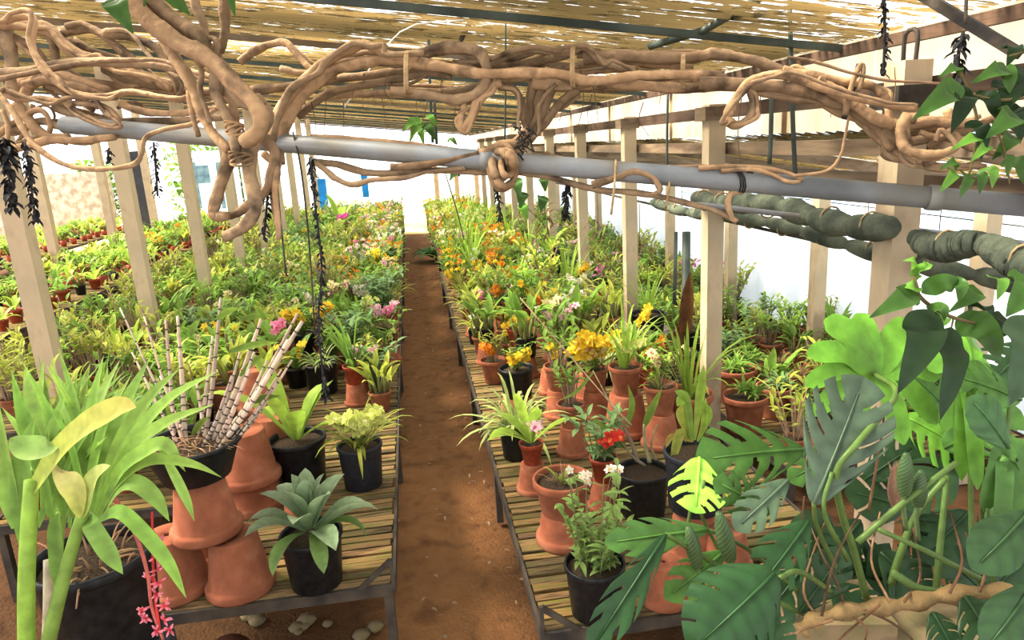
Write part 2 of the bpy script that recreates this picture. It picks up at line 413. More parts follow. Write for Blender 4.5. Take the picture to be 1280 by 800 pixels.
def flower_mesh(colr, thin=False):
    k = (colr, thin)
    if k not in FMESH: FMESH[k] = flower_mb(colr, 1.0, 'thin' if thin else 'lance').mesh('flower', 'petal')
    return FMESH[k]
def spike(parent, base, tipdir, L, colr, nfl, fs=1.0, spread=.45, thin=False, scol=(.25, .35, .10), droop=.8, name='flower_spike'):
    az = math.atan2(tipdir[1], tipdir[0]); el = math.atan2(tipdir[2], math.hypot(tipdir[0], tipdir[1]))
    pts = arch((0, 0, 0), az, el, L, droop, 8)
    mb = MB(); tube(mb, pts, [.0028, .0014], 5, scol)
    st = mb.build(name, 'leaf', parent, loc=base)
    for i in range(nfl):
        t = 1 - spread * i / max(1, nfl - 1) if nfl > 1 else 1
        k = min(len(pts) - 2, int(t * (len(pts) - 1) - 1e-6)); p = pts[k].lerp(pts[k + 1], t * (len(pts) - 1) - k)
        o = link('flower', flower_mesh(colr, thin), st)
        off = V((U(-1, 1), U(-1, 1), U(-.3, .8))) * .016 * fs
        o.location = p + off; o.scale = (fs * U(.85, 1.2),) * 3
        o.rotation_euler = (U(.4, 1.3), U(-.5, .5), U(-1.0, 1.0))
    return st

# ---------------------------------------------------------------- pots (rim radius 0.5, z from 0)
POTH = {'terra': .86, 'black': .92, 'gray': 1.0, 'red': .88, 'bowl': .42}
POTMAT = {'terra': 'terra', 'black': 'black', 'gray': 'gray', 'red': 'red', 'bowl': 'black'}
POTWORD = {'terra': 'terracotta', 'black': 'black plastic', 'gray': 'dark grey', 'red': 'red plastic', 'bowl': 'black bowl'}
def pot_profile(t):
    H = POTH[t]
    if t == 'terra':
        return [(0, 0), (.05, .0), (.05, .02), (.31, .02), (.325, .0), (.335, .02), (.44, H - .17), (.455, H - .15), (.485, H - .14), (.50, H - .11), (.50, H - .03), (.49, H), (.46, H), (.445, H - .03), (.43, H - .14), (.40, H - .2)]
    if t == 'bowl':
        return [(0, 0), (.30, 0), (.34, .02), (.46, H - .07), (.465, H - .05), (.50, H - .04), (.50, H), (.47, H), (.45, H - .04), (.43, H - .1)]
    if t == 'red':
        return [(0, 0), (.32, 0), (.34, .02), (.43, H - .2), (.46, H - .2), (.50, H - .02), (.495, H), (.465, H), (.44, H - .1), (.42, H - .16)]
    b = .40 if t == 'black' else .41
    return [(0, 0), (b - .02, 0), (b, .02), (.47, H - .11), (.475, H - .09), (.495, H - .085), (.50, H - .07), (.50, H - .015), (.49, H), (.465, H), (.455, H - .04), (.44, H - .12)]
POTMESH = {}
def pot_mesh(t, seg=24):
    if t not in POTMESH:
        mb = MB(); lathe(mb, pot_profile(t), seg); POTMESH[t] = mb.mesh('pot', POTMAT[t])
        sb = MB(); H = POTH[t] - .10; vs = [(0, 0, H + .015)]; R = .435
        for ring, (rr, zz) in enumerate(((.2, .012), (R, -.01))):
            for k in range(20): vs.append((rr * math.cos(k * PI / 10), rr * math.sin(k * PI / 10), H + zz + U(-.012, .012)))
        fs = [(0, 1 + k, 1 + (k + 1) % 20) for k in range(20)] + [(1 + k, 21 + k, 21 + (k + 1) % 20, 1 + (k + 1) % 20) for k in range(20)]
        sb.add(vs, fs); POTMESH[t + 's'] = sb.mesh('soil', 'soil')
    return POTMESH[t], POTMESH[t + 's']
INV = None
def upturned(loc, D, label, group='upturned clay pots used as plant stands', name='upturned_clay_pot'):
    global INV
    if INV is None:
        mb = MB(); H = POTH['terra']
        pr = [(r, H - z) for r, z in pot_profile('terra')]
        pr[0] = (.045, H - .05); pr[1] = (.05, H - .02); pr[2] = (.055, H - .005); pr[3] = (.31, H); pr[4] = (.325, H - .005)
        pr.reverse(); lathe(mb, pr, 28); INV = mb.mesh('upturned_clay_pot', 'terra')
    o = link(name, INV); o.location = loc; o.scale = (D, D, D); o.rotation_euler = (0, 0, U(0, 6)); tag(o, label, 'plant pot', group); return o
def ih(D): return POTH['terra'] * D
ALL = []     # potted plants, for ordinal labels: (object, bench, description, auto)
def potted(loc, D, pot, kind, var=0, ps=1.0, label=None, group=None, name='potted_orchid', cat='potted orchid', fl=None, bench=None, rz=None, lite=False):
    root = empty(name, loc, 0, label, cat, group)
    pm, sm = pot_mesh(pot)
    p = link('pot', pm, root); p.scale = (D, D, D); p.rotation_euler = (0, 0, U(0, 6))
    s = link('soil', sm, p)
    zt = (POTH[pot] - .10) * D
    if kind:
        a = U(0, 2 * PI) if rz is None else rz
        k = ps
        for part in plant_lib(kind, var):
            o = link(part, plant_mesh(kind, var, part), root); o.location = (0, 0, zt); o.scale = (k, k, k); o.rotation_euler = (0, 0, a)
    if fl:
        for (c, nsp, nf, L, fs) in fl:
            for i in range(nsp):
                az = U(-2.6, -.4) if nsp > 1 else U(-2.2, -.9)
                spike(root, (U(-.02, .02), U(-.02, .02), zt), (math.cos(az) * .45, math.sin(az) * .45, 1), L * U(.85, 1.15), c, nf, fs)
    root['_b'] = bench or ''
    desc = KINDS[kind][1] if kind else 'empty pot'
    if fl: desc = FNAME.get(fl[0][0], fl[0][0]) + '-flowered ' + desc.split(' ', 1)[1] if ' ' in desc else desc
    ALL.append((root, bench, desc, pot, label is None))
    return root

# ================================================================ THE SETTING
g = MB(); n = 110
vs = []; 
for i in range(n + 1):
    for j in range(n + 1):
        x = -14 + 22 * i / n; y = -3 + 30 * j / n
        vs.append((x, y, .018 * math.sin(x * 3.1 + y) * math.sin(y * 2.3 - x) - .01))
g.add(vs, [(i * (n + 1) + j, (i + 1) * (n + 1) + j, (i + 1) * (n + 1) + j + 1, i * (n + 1) + j + 1) for i in range(n) for j in range(n)])
g.c = [(3.0, 4.5, 6.5) if v[1] > 17.6 else ((1, 1, 1) if -.25 < v[0] < .36 else (.42, .40, .38)) for v in g.v]  # bench shade and dark debris painted off the aisle, far-end glare painted pale
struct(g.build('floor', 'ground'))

# roof sheets: corrugations run down the slope (along X), waves along Y
XE, ZE, SL = 1.98, 2.325, .1185
def roofz(x): return ZE + (XE - x) * SL
XL = -6.2
def corrugated(mb, x0, z0, x1, z1, y0, y1, period=.085, amp=.012, n0=4):
    vs, k = [], 0; dy = period / n0
    m = int((y1 - y0) / dy)
    for j in range(m + 1):
        y = y0 + j * dy; w = amp * math.sin(2 * PI * j / n0)
        vs += [(x0, y, z0 + w), (x1, y, z1 + w)]
    mb.add(vs, [(2 * j, 2 * j + 1, 2 * j + 3, 2 * j + 2) for j in range(m)])
r = MB(); corrugated(r, XL, roofz(XL) + .05, XE, ZE + .05, -1.5, 21.5)
struct(r.build('ceiling', 'roof'))
ry = -.9; k = 0
while ry < 21.5:
    b = MB(); bar(b, (XL, ry, roofz(XL) + .005), (XE - .04, ry, ZE + .005), .026 if k % 3 == 1 else .02, .03)
    tag(b.build('roof_rafter', 'green_metal' if k % 4 else 'beam', smooth=False), 'dark slim rafter running across under the corrugated roof sheets', 'rafter', 'rafters under the corrugated roof')
    ry += 1.29; k += 1
b = MB(); bar(b, (1.9, -1.2, ZE), (1.9, 21.5, ZE), .03, .045)
tag(b.build('eave_beam', 'dark_timber', smooth=False), 'brown eave timber along the low edge of the corrugated roof', 'beam')
b = MB(); tube(b, [P(812, 58, 3.1), P(880, 38, 2.9), P(960, -8, 2.6)], .016, 8)
tag(b.build('roof_conduit', 'green_metal'), 'slanting grey green conduit crossing the rafters near the middle', 'conduit')
b = MB(); bar(b, P(1140, -14, 2.2), P(1275, 68, 2.0), .03, .03)
tag(b.build('diagonal_brace', 'iron', smooth=False), 'dark reddish diagonal brace below the upper right roof corner', 'brace')
b = MB(); bar(b, P(607, -10, 3.4), P(575, 52, 3.6), .018, .018)
tag(b.build('roof_strut', 'iron', smooth=False), 'short dark strut under the roof above the central vine bundle', 'strut')

# right side: posts, rail, clerestory, lean-to
RY = [2.35, 3.95, 5.55, 7.15, 8.75, 10.35, 11.95, 13.55, 15.15, 16.75]
PW = .098
ordw = ['first', 'second', 'third', 'fourth', 'fifth', 'sixth', 'seventh', 'eighth', 'ninth', 'tenth', 'eleventh', 'twelfth', 'thirteenth', 'fourteenth', 'fifteenth', 'sixteenth', 'seventeenth', 'eighteenth', 'nineteenth', 'twentieth', 'twenty-first', 'twenty-second', 'twenty-third', 'twenty-fourth', 'twenty-fifth', 'twenty-sixth', 'twenty-seventh', 'twenty-eighth', 'twenty-ninth', 'thirtieth', 'thirty-first', 'thirty-second', 'thirty-third', 'thirty-fourth', 'thirty-fifth', 'thirty-sixth', 'thirty-seventh', 'thirty-eighth', 'thirty-ninth', 'fortieth']
for i, y in enumerate(RY):
    w = .105 if i == 0 else PW
    ztop = 2.22 if i == 0 else 2.17
    root = empty('post', (1.75, y, 0), 0, 'pale square post beside the big split leaves, nearest of the row' if i == 0 else f'pale square post, {ordw[i]} in the row along the right bench', 'post', 'posts along the right bench')
    b = MB(); box(b, (0, 0, ztop / 2), (w, w, ztop)); b.build('shaft', 'post', root, smooth=False)
    b = MB(); box(b, (-.01, 0, 2.12 if i else 2.10), (w + .05, w + .05, .075)); b.build('rail_bracket', 'iron' if i == 0 else 'beam', root, smooth=False)
    if i == 0:
        b = MB(); tube(b, smoothpts([V((0, -.03, ztop - .02)), V((0, -.03, ztop + .09)), V((0, .03, ztop + .09)), V((0, .03, ztop - .02))], 3), .008, 6); b.build('iron_loop', 'iron', root)
b = MB(); bar(b, (1.83, 1.0, 2.13), (1.83, 18.5, 2.13), .035, .07)
tag(b.build('upper_rail', 'dark_timber', smooth=False), 'dark brown timber rail joining the tops of the pale posts', 'rail')
b = MB(); bar(b, (1.84, .6, 1.925), (1.84, 18.5, 1.925), .05, .065)
tag(b.build('lower_rail', 'beam', smooth=False), 'wide timber beam under the edge of the lean-to roof', 'beam')
b = MB(); bar(b, (1.93, .6, 1.77), (1.93, 18.5, 1.77), .04, .10)
tag(b.build('inner_beam', 'beam', smooth=False), 'grey brown plank below the lean-to beam', 'beam')
b = MB()
for j in range(24):
    y = -1 + j * .95
    b.add([(1.93, y, 1.99), (1.93, y + .94, 1.99), (1.93, y + .94, ZE + .04), (1.93, y, ZE + .04)], [(0, 1, 2, 3)])
struct(b.build('wall_right_upper', 'clerestory', smooth=False))
for j in range(12):
    b = MB(); bar(b, (1.955, .3 + j * 1.6, 1.98), (1.955, .3 + j * 1.6, ZE), .05, .05); struct(b.build('trim_%d' % (j + 1), 'post', smooth=False))
r = MB(); corrugated(r, 1.88, 1.985, 3.55, 1.66, .3, 19, .085, .010)
rr = r.build('lean_to_roof', 'roof'); tag(rr, 'rusty corrugated lean-to roof sloping down beyond the right posts', 'roof')
for j in range(10):
    b = MB(); y = .8 + j * 1.6; bar(b, (1.95, y, 1.92), (3.5, y, 1.62), .04, .06)
    tag(b.build('lean_to_rafter', 'beam', smooth=False), 'timber rafter under the rusty lean-to roof', 'rafter', 'rafters of the lean-to')
SY = [1.75, 3.3, 4.83, 6.3, 7.9, 9.5, 11.1, 12.7, 14.3]
for i, y in enumerate(SY):
    b = MB(); box(b, (0, 0, .84), (.09, .09, 1.68)); o = b.build('wall_side_post', 'post', smooth=False, loc=(2.98, y, 0))
    tag(o, f'slim pale post, {ordw[i]} in the row before the white plastic wall', 'post', 'posts before the white wall')
b = MB(); b.add([(3.5, 1.0, 0), (3.5, 19, 0), (3.5, 19, 1.22), (3.5, 1.0, 1.22)], [(0, 1, 2, 3)]); struct(b.build('wall_right', 'whitewall', smooth=False))
b = MB()
for z in (1.30, 1.40, 1.5, 1.60):
    tube(b, [V((3.44, 1.0, z)), V((3.44, 19, z))], .004, 4)
for j in range(24): tube(b, [V((3.44, 1.2 + j * .75, 1.2)), V((3.44, 1.2 + j * .75, 1.66))], .004, 4)
tag(b.build('wire_fence', 'iron'), 'thin horizontal wires strung above the white plastic wall', 'wire fence')
b = MB(); b.add([(4.6, 0, 0), (4.6, 22, 0), (4.6, 22, 2.2), (4.6, 0, 2.2)], [(0, 1, 2, 3)]); struct(b.build('wall_outer', 'bluesheet', smooth=False))

# left posts
LY = [4.26, 5.87, 7.48, 9.1, 10.7, 12.3, 13.9, 15.5, 17.1]
for i, y in enumerate(LY):
    x = -2.15
    b = MB(); zt = roofz(x); box(b, (0, 0, zt / 2), (.105, .105, zt)); o = b.build('post', 'post', smooth=False, loc=(x, y, 0))
    tag(o, f'pale square post, {ordw[i]} in the row behind the left aisle benches', 'post', 'posts behind the left benches')
for i, y in enumerate([10.5, 13, 15.5, 18]):
    b = MB(); x = -6.1; zt = roofz(x); box(b, (0, 0, zt / 2), (.14, .14, zt)); o = b.build('outer_post', 'post', smooth=False, loc=(x, y, 0))
    tag(o, f'pale post, {ordw[i]} along the sunlit outer side on the left', 'post', 'posts on the sunlit side')

# far end and beyond
b = MB()
for j in range(8):
    x0 = -6 + j * 1.25
    if -.4 > x0 > -1.4: continue
    b.add([(x0, 21.6, .2), (x0 + 1.2, 21.6, .2), (x0 + 1.2, 21.6, 2.3), (x0, 21.6, 2.3)], [(0, 1, 2, 3)])
struct(b.build('wall_far', 'bluesheet', smooth=False))
for (px, py, w, h, lab) in ((403, 245, .26, .9, 'bright blue panel standing at the far end of the greenhouse'), (456, 230, .17, .7, 'narrow blue strip hanging at the far end above the aisle plants')):
    c = PY(px, py, 19.5); b = MB(); box(b, (0, 0, 0), (w, .03, h)); tag(b.build('blue_shutter', 'blue', smooth=False, loc=c), lab, 'panel')
for i in range(3):
    b = MB(); box(b, (0, 0, .9), (.12, .12, 1.8)); tag(b.build('end_post', 'post', smooth=False, loc=(.75 + i * .55, 19.6, 0)), 'pale post at the far end of the aisle', 'post', 'posts at the far end')
b = MB(); box(b, (0, 0, .95), (7, .4, 1.9)); o = b.build('wall_back_left', 'stone', smooth=False, loc=(-12.2, 22.5, 0)); struct(o)
b = MB(); box(b, (0, 0, 1.2), (.5, .12, 2.4)); tag(b.build('grey_screen', 'gray', smooth=False, loc=V((-7.6, 22, 0))), 'dark grey panel beside the stone wall in the distance', 'panel')
for i, px in enumerate((246, 276)):
    c = PY(px, 232, 21.5); b = MB(); box(b, (0, 0, 0), (.10, .05, 1.3)); box(b, (.22, 0, .3), (.34, .03, .5)); tag(b.build('blue_gate', 'faded_blue', smooth=False, loc=c), ('faded blue frame half hidden by far greenery', 'faded blue frame beside the thick hanging vine trunk')[i], 'panel')
def tree(x, y, h, lab):
    root = empty('tree', (x, y, 0), 0, lab, 'tree', 'greenery beyond the far end')
    b = MB(); tube(b, [V((0, 0, 0)), V((.05, 0, h * .5)), V((0, .05, h * .85))], [.07, .03], 6, (.8, .8, .8)); b.build('trunk', 'bark', root)
    b = MB()
    for i in range(700):
        a, z, r = U(0, 6.28), U(.2, 1) * h, U(0, 1) ** .5 * h * .36
        leaf(b, (r * math.cos(a), r * math.sin(a), z), U(0, 6.28), U(-.6, .8), U(.15, .32), .07, .8, 'lance', 3, .2, jit(G_MID, .4))
    b.build('crown', 'leaf', root)
tree(-6.3, 23.0, 2.7, 'dark leafy tree beyond the far end beside the third left post')
tree(-5.2, 23.6, 2.4, 'leafy tree beyond the far end beside the hanging trunk')
tree(-9.5, 24, 2.2, 'small leafy tree over the stone wall in the distance')

# ---------------------------------------------------------------- benches
def bench(x0, x1, y0, y1, z, label, legs=True, bracket=None, pitch=.052):
    root = empty('slatted_bench', ((x0 + x1) / 2, y0, 0), 0, label, 'bench')
    cx = (x0 + x1) / 2; W = x1 - x0
    b = MB(); y = .012
    while y < y1 - y0:
        t = U(.016, .024); w = pitch * U(.66, .86); k = U(.5, 1.25)
        box(b, (U(-.006, .006), y + w / 2, z - t / 2 + U(-.004, .003)), (W - U(.0, .02), w, t), rz=U(-.004, .004), col=(k * U(.92, 1.1), k, k * U(.75, 1)))
        y += pitch
    b.build('slat_deck', 'slat', root, smooth=False)
    for s in (-1, 1):
        b = MB(); box(b, (s * (W / 2 + .006), (y1 - y0) / 2, z - .022), (.012, y1 - y0, .05)); b.build('side_rail', 'iron', root, smooth=False)
    for yy in (0, y1 - y0):
        b = MB(); box(b, (0, yy, z - .03), (W, .014, .045)); b.build('end_rail', 'iron', root, smooth=False)
    m = max(2, int((y1 - y0) / 1.4) + 1)
    for i in range(m):
        for s in (-1, 1):
            b = MB(); box(b, (s * (W / 2 - .02), .02 + (y1 - y0 - .04) * i / (m - 1), (z - .02) / 2), (.035, .035, z - .02)); b.build('leg', 'iron', root, smooth=False)
    for s in (bracket or ()):
        b = MB(); bar(b, (s * (W / 2 + .004), -.004, z - .03), (s * (W / 2 + .004), -.004, z + .10), .014)
        bar(b, (s * (W / 2 + .004), -.006, z + .098), (s * (W / 2 - .125), -.006, z - .012), .012, .02)
        b.build('corner_bracket', 'iron', root, smooth=False)
    return root
XA0, XA1 = -1.19, -.197
bench(XA0, XA1, 2.42, 9.2, ZB, 'mossy slatted bench left of the dirt aisle carrying the silvery bromeliad', bracket=(1, -1))
bench(XA0, XA1, 9.4, 18.0, ZB, 'slatted bench farther along the left of the dirt aisle')
bench(-2.07, -1.24, 3.3, 18.0, ZB, 'slatted bench between the left aisle bench and the pale posts')
bench(-3.15, -2.24, 4.6, 18.0, ZB, 'slatted bench just beyond the pale left posts')
bench(-5.7, -4.15, 7.4, 19.0, ZB, 'slatted bench with red pots across the second aisle on the left')
bench(-8.7, -7.15, 12.5, 20.0, ZB, 'sunlit slatted bench far off on the left')
XB0, XB1 = .315, 1.53
bench(XB0, XB1, 2.02, 9.3, ZB, 'mossy slatted bench right of the dirt aisle with black pots at its end', bracket=(-1,))
bench(XB0 + .05, XB1, 9.75, 18.0, ZB, 'slatted bench farther along the right of the dirt aisle', bracket=(-1,))
bench(1.93, 3.42, 3.3, 18.0, ZL, 'low slatted bench between the right posts and the white wall')

# ---------------------------------------------------------------- light
w = bpy.data.worlds.new('world'); SC.world = w; w.use_nodes = True
nt = w.node_tree; bg = nt.nodes['Background']
bg.inputs[0].default_value = (.95, .98, 1.0, 1); bg.inputs[1].default_value = 1.7
s = bpy.data.lights.new('sun', 'SUN'); s.energy = 9.0; s.angle = .35; s.color = (1, .93, .80)
so = bpy.data.objects.new('sun', s); COL.objects.link(so); so.rotation_euler = V((.62, -.25, -.74)).to_track_quat('-Z', 'Y').to_euler()
SC.view_settings.view_transform = 'Standard'
SC.view_settings.exposure = 0.62
SC.view_settings.use_curve_mapping = True
cm = SC.view_settings.curve_mapping
cv = cm.curves[3]
cv.points.new(.20, .178); cv.points.new(.60, .655)
cm.update()
SC.cycles.max_bounces = 8; SC.cycles.diffuse_bounces = 4; SC.cycles.transmission_bounces = 6; SC.cycles.transparent_max_bounces = 10
SC.cycles.use_denoising = True
# ================================================================ POTTED PLANTS
def DW(loc, wpx): return depth(loc) * wpx / F
TAKEN = []
def take(loc, D): TAKEN.append((loc.x, loc.y, D))
def inv_at(px, py, wpx, label, z=ZB, below=None):
    loc = Z(px, py, z); D = DW(loc, wpx); take(loc, D); o = upturned(loc, D, label); return o, loc, D
def on_top(loc, D, dz=0.0): return loc + V((0, 0, ih(D) + dz))
def pot_at(px, py, wpx, pot, kind, var, ps, label, z=ZB, fl=None, name='potted_orchid', cat='potted orchid', bench=None, rz=None):
    loc = Z(px, py, z); D = DW(loc, wpx); take(loc, D)
    return potted(loc, D, pot, kind, var, ps, label, None, name, cat, fl, bench, rz), loc, D

# ---- left bench, near end
A_ = 'A'
# silvery bromeliad
loc = Z(397, 728, ZB); D = DW(loc, 77); take(loc, D)
root = empty('potted_bromeliad', loc, 0, 'silvery green bromeliad rosette in a black pot at the corner of the left bench', 'potted bromeliad')
pm, sm = pot_mesh('black'); p_ = link('pot', pm, root); p_.scale = (D, D, D); link('soil', sm, p_)
b = MB(); hz = POTH['black'] * D
for i in range(19):
    t = i / 18; az = i * 2.399 + .4
    el = .12 + 1.2 * t; L = (.27 - .085 * t)
    c = (.22, .40, .17); c2 = (.36, .50, .30)
    base = (.022 * math.cos(az) * (1 - t), .022 * math.sin(az) * (1 - t), .015 + .05 * t)
    pts = arch(base, az, el + .35, L, 1.25 - .5 * t, 9)
    h = V((-math.cos(az) * math.sin(el), -math.sin(az) * math.sin(el), math.cos(el)))
    ribbon(b, pts, .043 - .006 * t, 'paddle', h, .38, jit(c, .1), jit(c2, .1))
for az in (-1.25, -2.2, .1):
    leaf(b, (.03 * math.cos(az), .03 * math.sin(az), .03), az, .35, .22, .03, 2.4, 'paddle', 9, .3, (.20, .42, .09), (.24, .46, .12))
o = b.build('rosette', 'leaf', root, loc=(0, 0, hz - .02))
# upturned pots making a plinth for the bowl
_, l2, D2 = inv_at(302, 733, 84, 'large upturned clay pot standing beside the black bromeliad pot')
_, l3, D3 = inv_at(222, 735, 88, 'worn upturned clay pot partly hidden by the red bromeliad spike')
_, l4, D4 = inv_at(270, 690, 74, 'upturned clay pot at the back of the three supporting the bowl plinth')
zt = ZB + max(ih(D2), ih(D3), ih(D4)) + .002
l5 = Z(260, 664, zt); D5 = DW(l5, 86); take(l5, D5)
upturned(l5, D5, 'broad upturned clay pot resting on three others under the black bowl')
# bowl with bare dendrobium canes
l6 = on_top(l5, D5, .002); D6 = DW(l6, 118)
root = empty('potted_dendrobium', l6, 0, 'cluster of pale bare jointed canes leaning out of a wide black bowl', 'potted orchid')
pm, sm = pot_mesh('bowl'); p_ = link('pot', pm, root); p_.scale = (D6, D6, D6); link('soil', sm, p_)
zc6 = depth(l6)
def cane(base_px, tip_px, r, zoff, parent, origin, dz=0.0, leafy=0, col=(.52, .45, .34)):
    a = P(*base_px, zc6 + zoff * .3); e = P(*tip_px, zc6 + zoff)
    mid = a.lerp(e, .5) + V((0, 0, -.02))
    pts = smoothpts([a, a.lerp(e, .25) + V((0, 0, -.012)), mid, e], 7)
    n = len(pts); rs = [r * (.6 + .4 * min(1, i / 3)) * (1.08 if i % 2 else .92) * (1 - .45 * max(0, i / n - .6) / .4) for i in range(n)]
    m = MB(); tube(m, pts, rs, 7, col)
    # dark joints
    for i in range(2, n - 1, 2):
        d = (pts[i + 1] - pts[i]).normalized() * .0022
        tube(m, [pts[i] - d, pts[i] + d], rs[i] * 1.12, 7, (.10, .07, .05))
    m2 = MB(); m2.merge(m, Matrix.Translation(-V(origin)))
    o = m2.build('cane', 'leaf', parent); return pts[-1]
canes = [((232, 560), (222, 395), .0075, .15), ((218, 555), (207, 400), .006, .1), ((255, 560), (276, 372), .007, .1), ((245, 562), (266, 420), .006, .16), ((262, 562), (327, 398), .0085, .12), ((268, 562), (378, 402), .0095, .0), ((272, 563), (360, 425), .008, -.06), ((275, 562), (372, 392), .007, .08),
         ((236, 560), (150, 385), .004, .1), ((230, 558), (180, 395), .004, .05), ((226, 560), (165, 440), .004, -.05), ((268, 560), (318, 440), .006, .02), ((275, 560), (334, 450), .006, .1), ((262, 560), (300, 440), .006, .12), ((280, 562), (352, 462), .005, .05), ((284, 562), (345, 478), .005, .0), ((258, 560), (246, 480), .006, .1), ((240, 562), (200, 470), .004, .12),
         ((276, 566), (330, 500), .004, -.03), ((250, 566), (290, 470), .006, -.05), ((285, 562), (365, 450), .0055, .08), ((265, 566), (312, 462), .006, -.04)]
for c_ in canes: cane(c_[0], c_[1], c_[2] * 1.25, c_[3], root, l6, col=jit((.66, .58, .46), .12))
b = MB()
for i in range(60):
    a = U(0, 6.28); r_ = U(0, .42) * D6
    tube(b, [V(p) for p in arch((r_ * math.cos(a), r_ * math.sin(a), POTH['bowl'] * D6 - .012), U(0, 6.28), U(-.1, .5), U(.03, .09), .5, 3)], [.0025, .001], 4, jit(STRAW))
b.build('dry_roots', 'leaf', root)
b = MB()
for (bx, by, tx, ty) in ((270, 400, 300, 385), (300, 470, 335, 440), (330, 400, 318, 380), (238, 420, 250, 400), (285, 440, 350, 428), (310, 505, 352, 495), (222, 540, 205, 500), (240, 545, 262, 520), (300, 400, 345, 395)):
    a = P(bx, by, zc6 + .05) - l6; e = P(tx, ty, zc6 + U(-.05, .1)) - l6
    ribbon(b, smoothpts([a, a.lerp(e, .5) + V((0, 0, .01)), e], 3), .013, 'lance', -FWD, .2, jit(G_MID), jit(G_LIME))
b.build('foliage', 'leaf', root)
# stacks behind the bowl
_, ls, Ds = inv_at(318, 632, 76, 'upturned clay pot at the foot of the stack behind the bowl')
u = on_top(ls, Ds * .55); upturned(u, Ds, 'upturned clay pot nested on another behind the black bowl'); 
_, ls2, Ds2 = inv_at(350, 592, 60, 'upturned clay pot behind the black pot stack, half covered by leaves')
u = on_top(ls2, Ds2 * .5); upturned(u, Ds2, 'topmost upturned clay pot of the pair in front of the leafy black pot')
_, ls3, Ds3 = inv_at(334, 540, 62, 'orange upturned clay pot behind the leaning bare canes')
u = on_top(ls3, Ds3 * .6); upturned(u, Ds3, 'orange upturned clay pot stacked high behind the leaning bare canes')
take(Z(300, 528, ZB), .2)
potted(Z(300, 528, ZB), DW(Z(300, 528, ZB), 68), 'terra', 'catty', 3, 1.1, 'yellow green orchid in a large clay pot behind the bare canes', None, bench=None)
_, ls5, Ds5 = inv_at(376, 650, 44, 'small upturned clay pot behind the silvery bromeliad')
# leafy black pots
pot_at(379, 606, 70, 'black', 'broadl', 1, 1.75, 'tall bright green orchid in a black pot beside the stacked clay pots', rz=1.0)
pot_at(455, 606, 56, 'gray', 'strapy', 2, 1.1, 'spidery lime-flowered orchid in a dark grey pot at the aisle edge', fl=[('lime', 8, 6, .22, 1.5)])
pot_at(405, 490, 42, 'black', 'grass', 1, 1.0, 'low grassy orchid in a wide black pot below the hanging black strand', fl=None)
pot_at(461, 488, 27, 'terra', 'dendro', 1, .75, 'pale pink orchid in a small clay pot near the aisle edge', fl=[('palepink', 4, 6, .26, 1.1)])
_, q, Dq = inv_at(480, 446, 25, 'upturned clay pot near the aisle edge under a pink orchid')
potted(on_top(q, Dq), Dq * .95, 'terra', 'strap', 3, .6, 'pink orchid in a clay pot raised on another by the aisle', fl=[('palepink', 3, 6, .22, 1.1), ('pink', 2, 4, .18, 1)])
_, q, Dq = inv_at(450, 440, 26, 'upturned clay pot behind the hanging black strand')
_, q, Dq = inv_at(386, 466, 30, 'orange upturned clay pot carrying a yellow-flowered orchid')
potted(on_top(q, Dq), Dq * .95, 'black', 'bush', 2, .8, 'golden-flowered orchid in a black pot raised on a clay pot', fl=[('yellow', 5, 6, .24, 1.2)])
_, q, Dq = inv_at(410, 450, 28, 'orange upturned clay pot behind the black strand, under yellow blooms')
potted(on_top(q, Dq), Dq * .9, 'terra', 'catt', 2, .8, 'deep yellow orchid beside the hanging black strand', fl=[('yellow', 5, 5, .22, 1.25)])
pot_at(455, 398, 23, 'gray', 'strapy', 1, .8, 'plum-flowered orchid in a blue grey pot by the aisle edge', fl=[('purple', 5, 7, .22, 1.2)])
_, q, Dq = inv_at(427, 415, 24, 'upturned clay pot under the cream and pink blooms')
potted(on_top(q, Dq), Dq, 'terra', 'catt', 1, .8, 'cream and pink orchid raised on a clay pot beside the strand', fl=[('cream', 4, 6, .22, 1.35), ('palepink', 2, 5, .2, 1.2)])
# ---- right bench, near end
pot_at(745, 764, 76, 'black', None, 0, 1, 'bushy herb-like orchid with tiny white flowers in a black pot at the bench end')
root = ALL[-1][0]
b, cb = MB(), MB(); zt = .82 * DW(root.location, 76)
for i in range(20):
    az = U(0, 6.28); r_ = U(0, .06); h = U(.10, .26) if i > 3 else .36; t = U(.1, .55) if i > 3 else .1
    a = V((r_ * math.cos(az), r_ * math.sin(az), 0)); e = a + V((math.cos(az) * t * h, math.sin(az) * t * h, h))
    pts = smoothpts([a, a.lerp(e, .5) + V((0, 0, .02)), e], 5); tube(cb, pts, [.003, .0018], 5, jit((.28, .36, .12)))
    for k in range(12):
        p = pts[min(len(pts) - 1, 1 + k * (len(pts) - 1) // 12)]
        leaf(b, p, az + (1.5 if k % 2 else -1.5) + U(-.6, .6), U(.1, .8), U(.045, .075), U(.008, .012), U(.3, 1), 'lance', 5, .25, jit((.16, .31, .07)), jit((.24, .40, .11)))
b.build('foliage', 'leaf', root, loc=(0, 0, zt)); cb.build('stem', 'leaf', root, loc=(0, 0, zt))
for (px, py) in ((733, 598), (765, 590), (770, 586), (708, 592)):
    tip = P(px, py, depth(root.location) + U(-.02, .03)) - root.location; a = V((U(-.03, .03), U(-.03, .03), zt))
    m = MB(); tube(m, smoothpts([a, a.lerp(tip, .5) + V((0, 0, .02)), tip], 4), [.002, .0012], 5, (.42, .38, .22)); st = m.build('flower_spike', 'leaf', root)
    for k in range(6 if px > 720 else 1):
        o = link('flower', flower_mesh('white'), st); o.location = tip + V((U(-.016, .016), U(-.016, .016), U(-.01, .014))); o.scale = (.62,) * 3; o.rotation_euler = (U(.3, 1.3), U(-.5, .5), U(-1, 1))
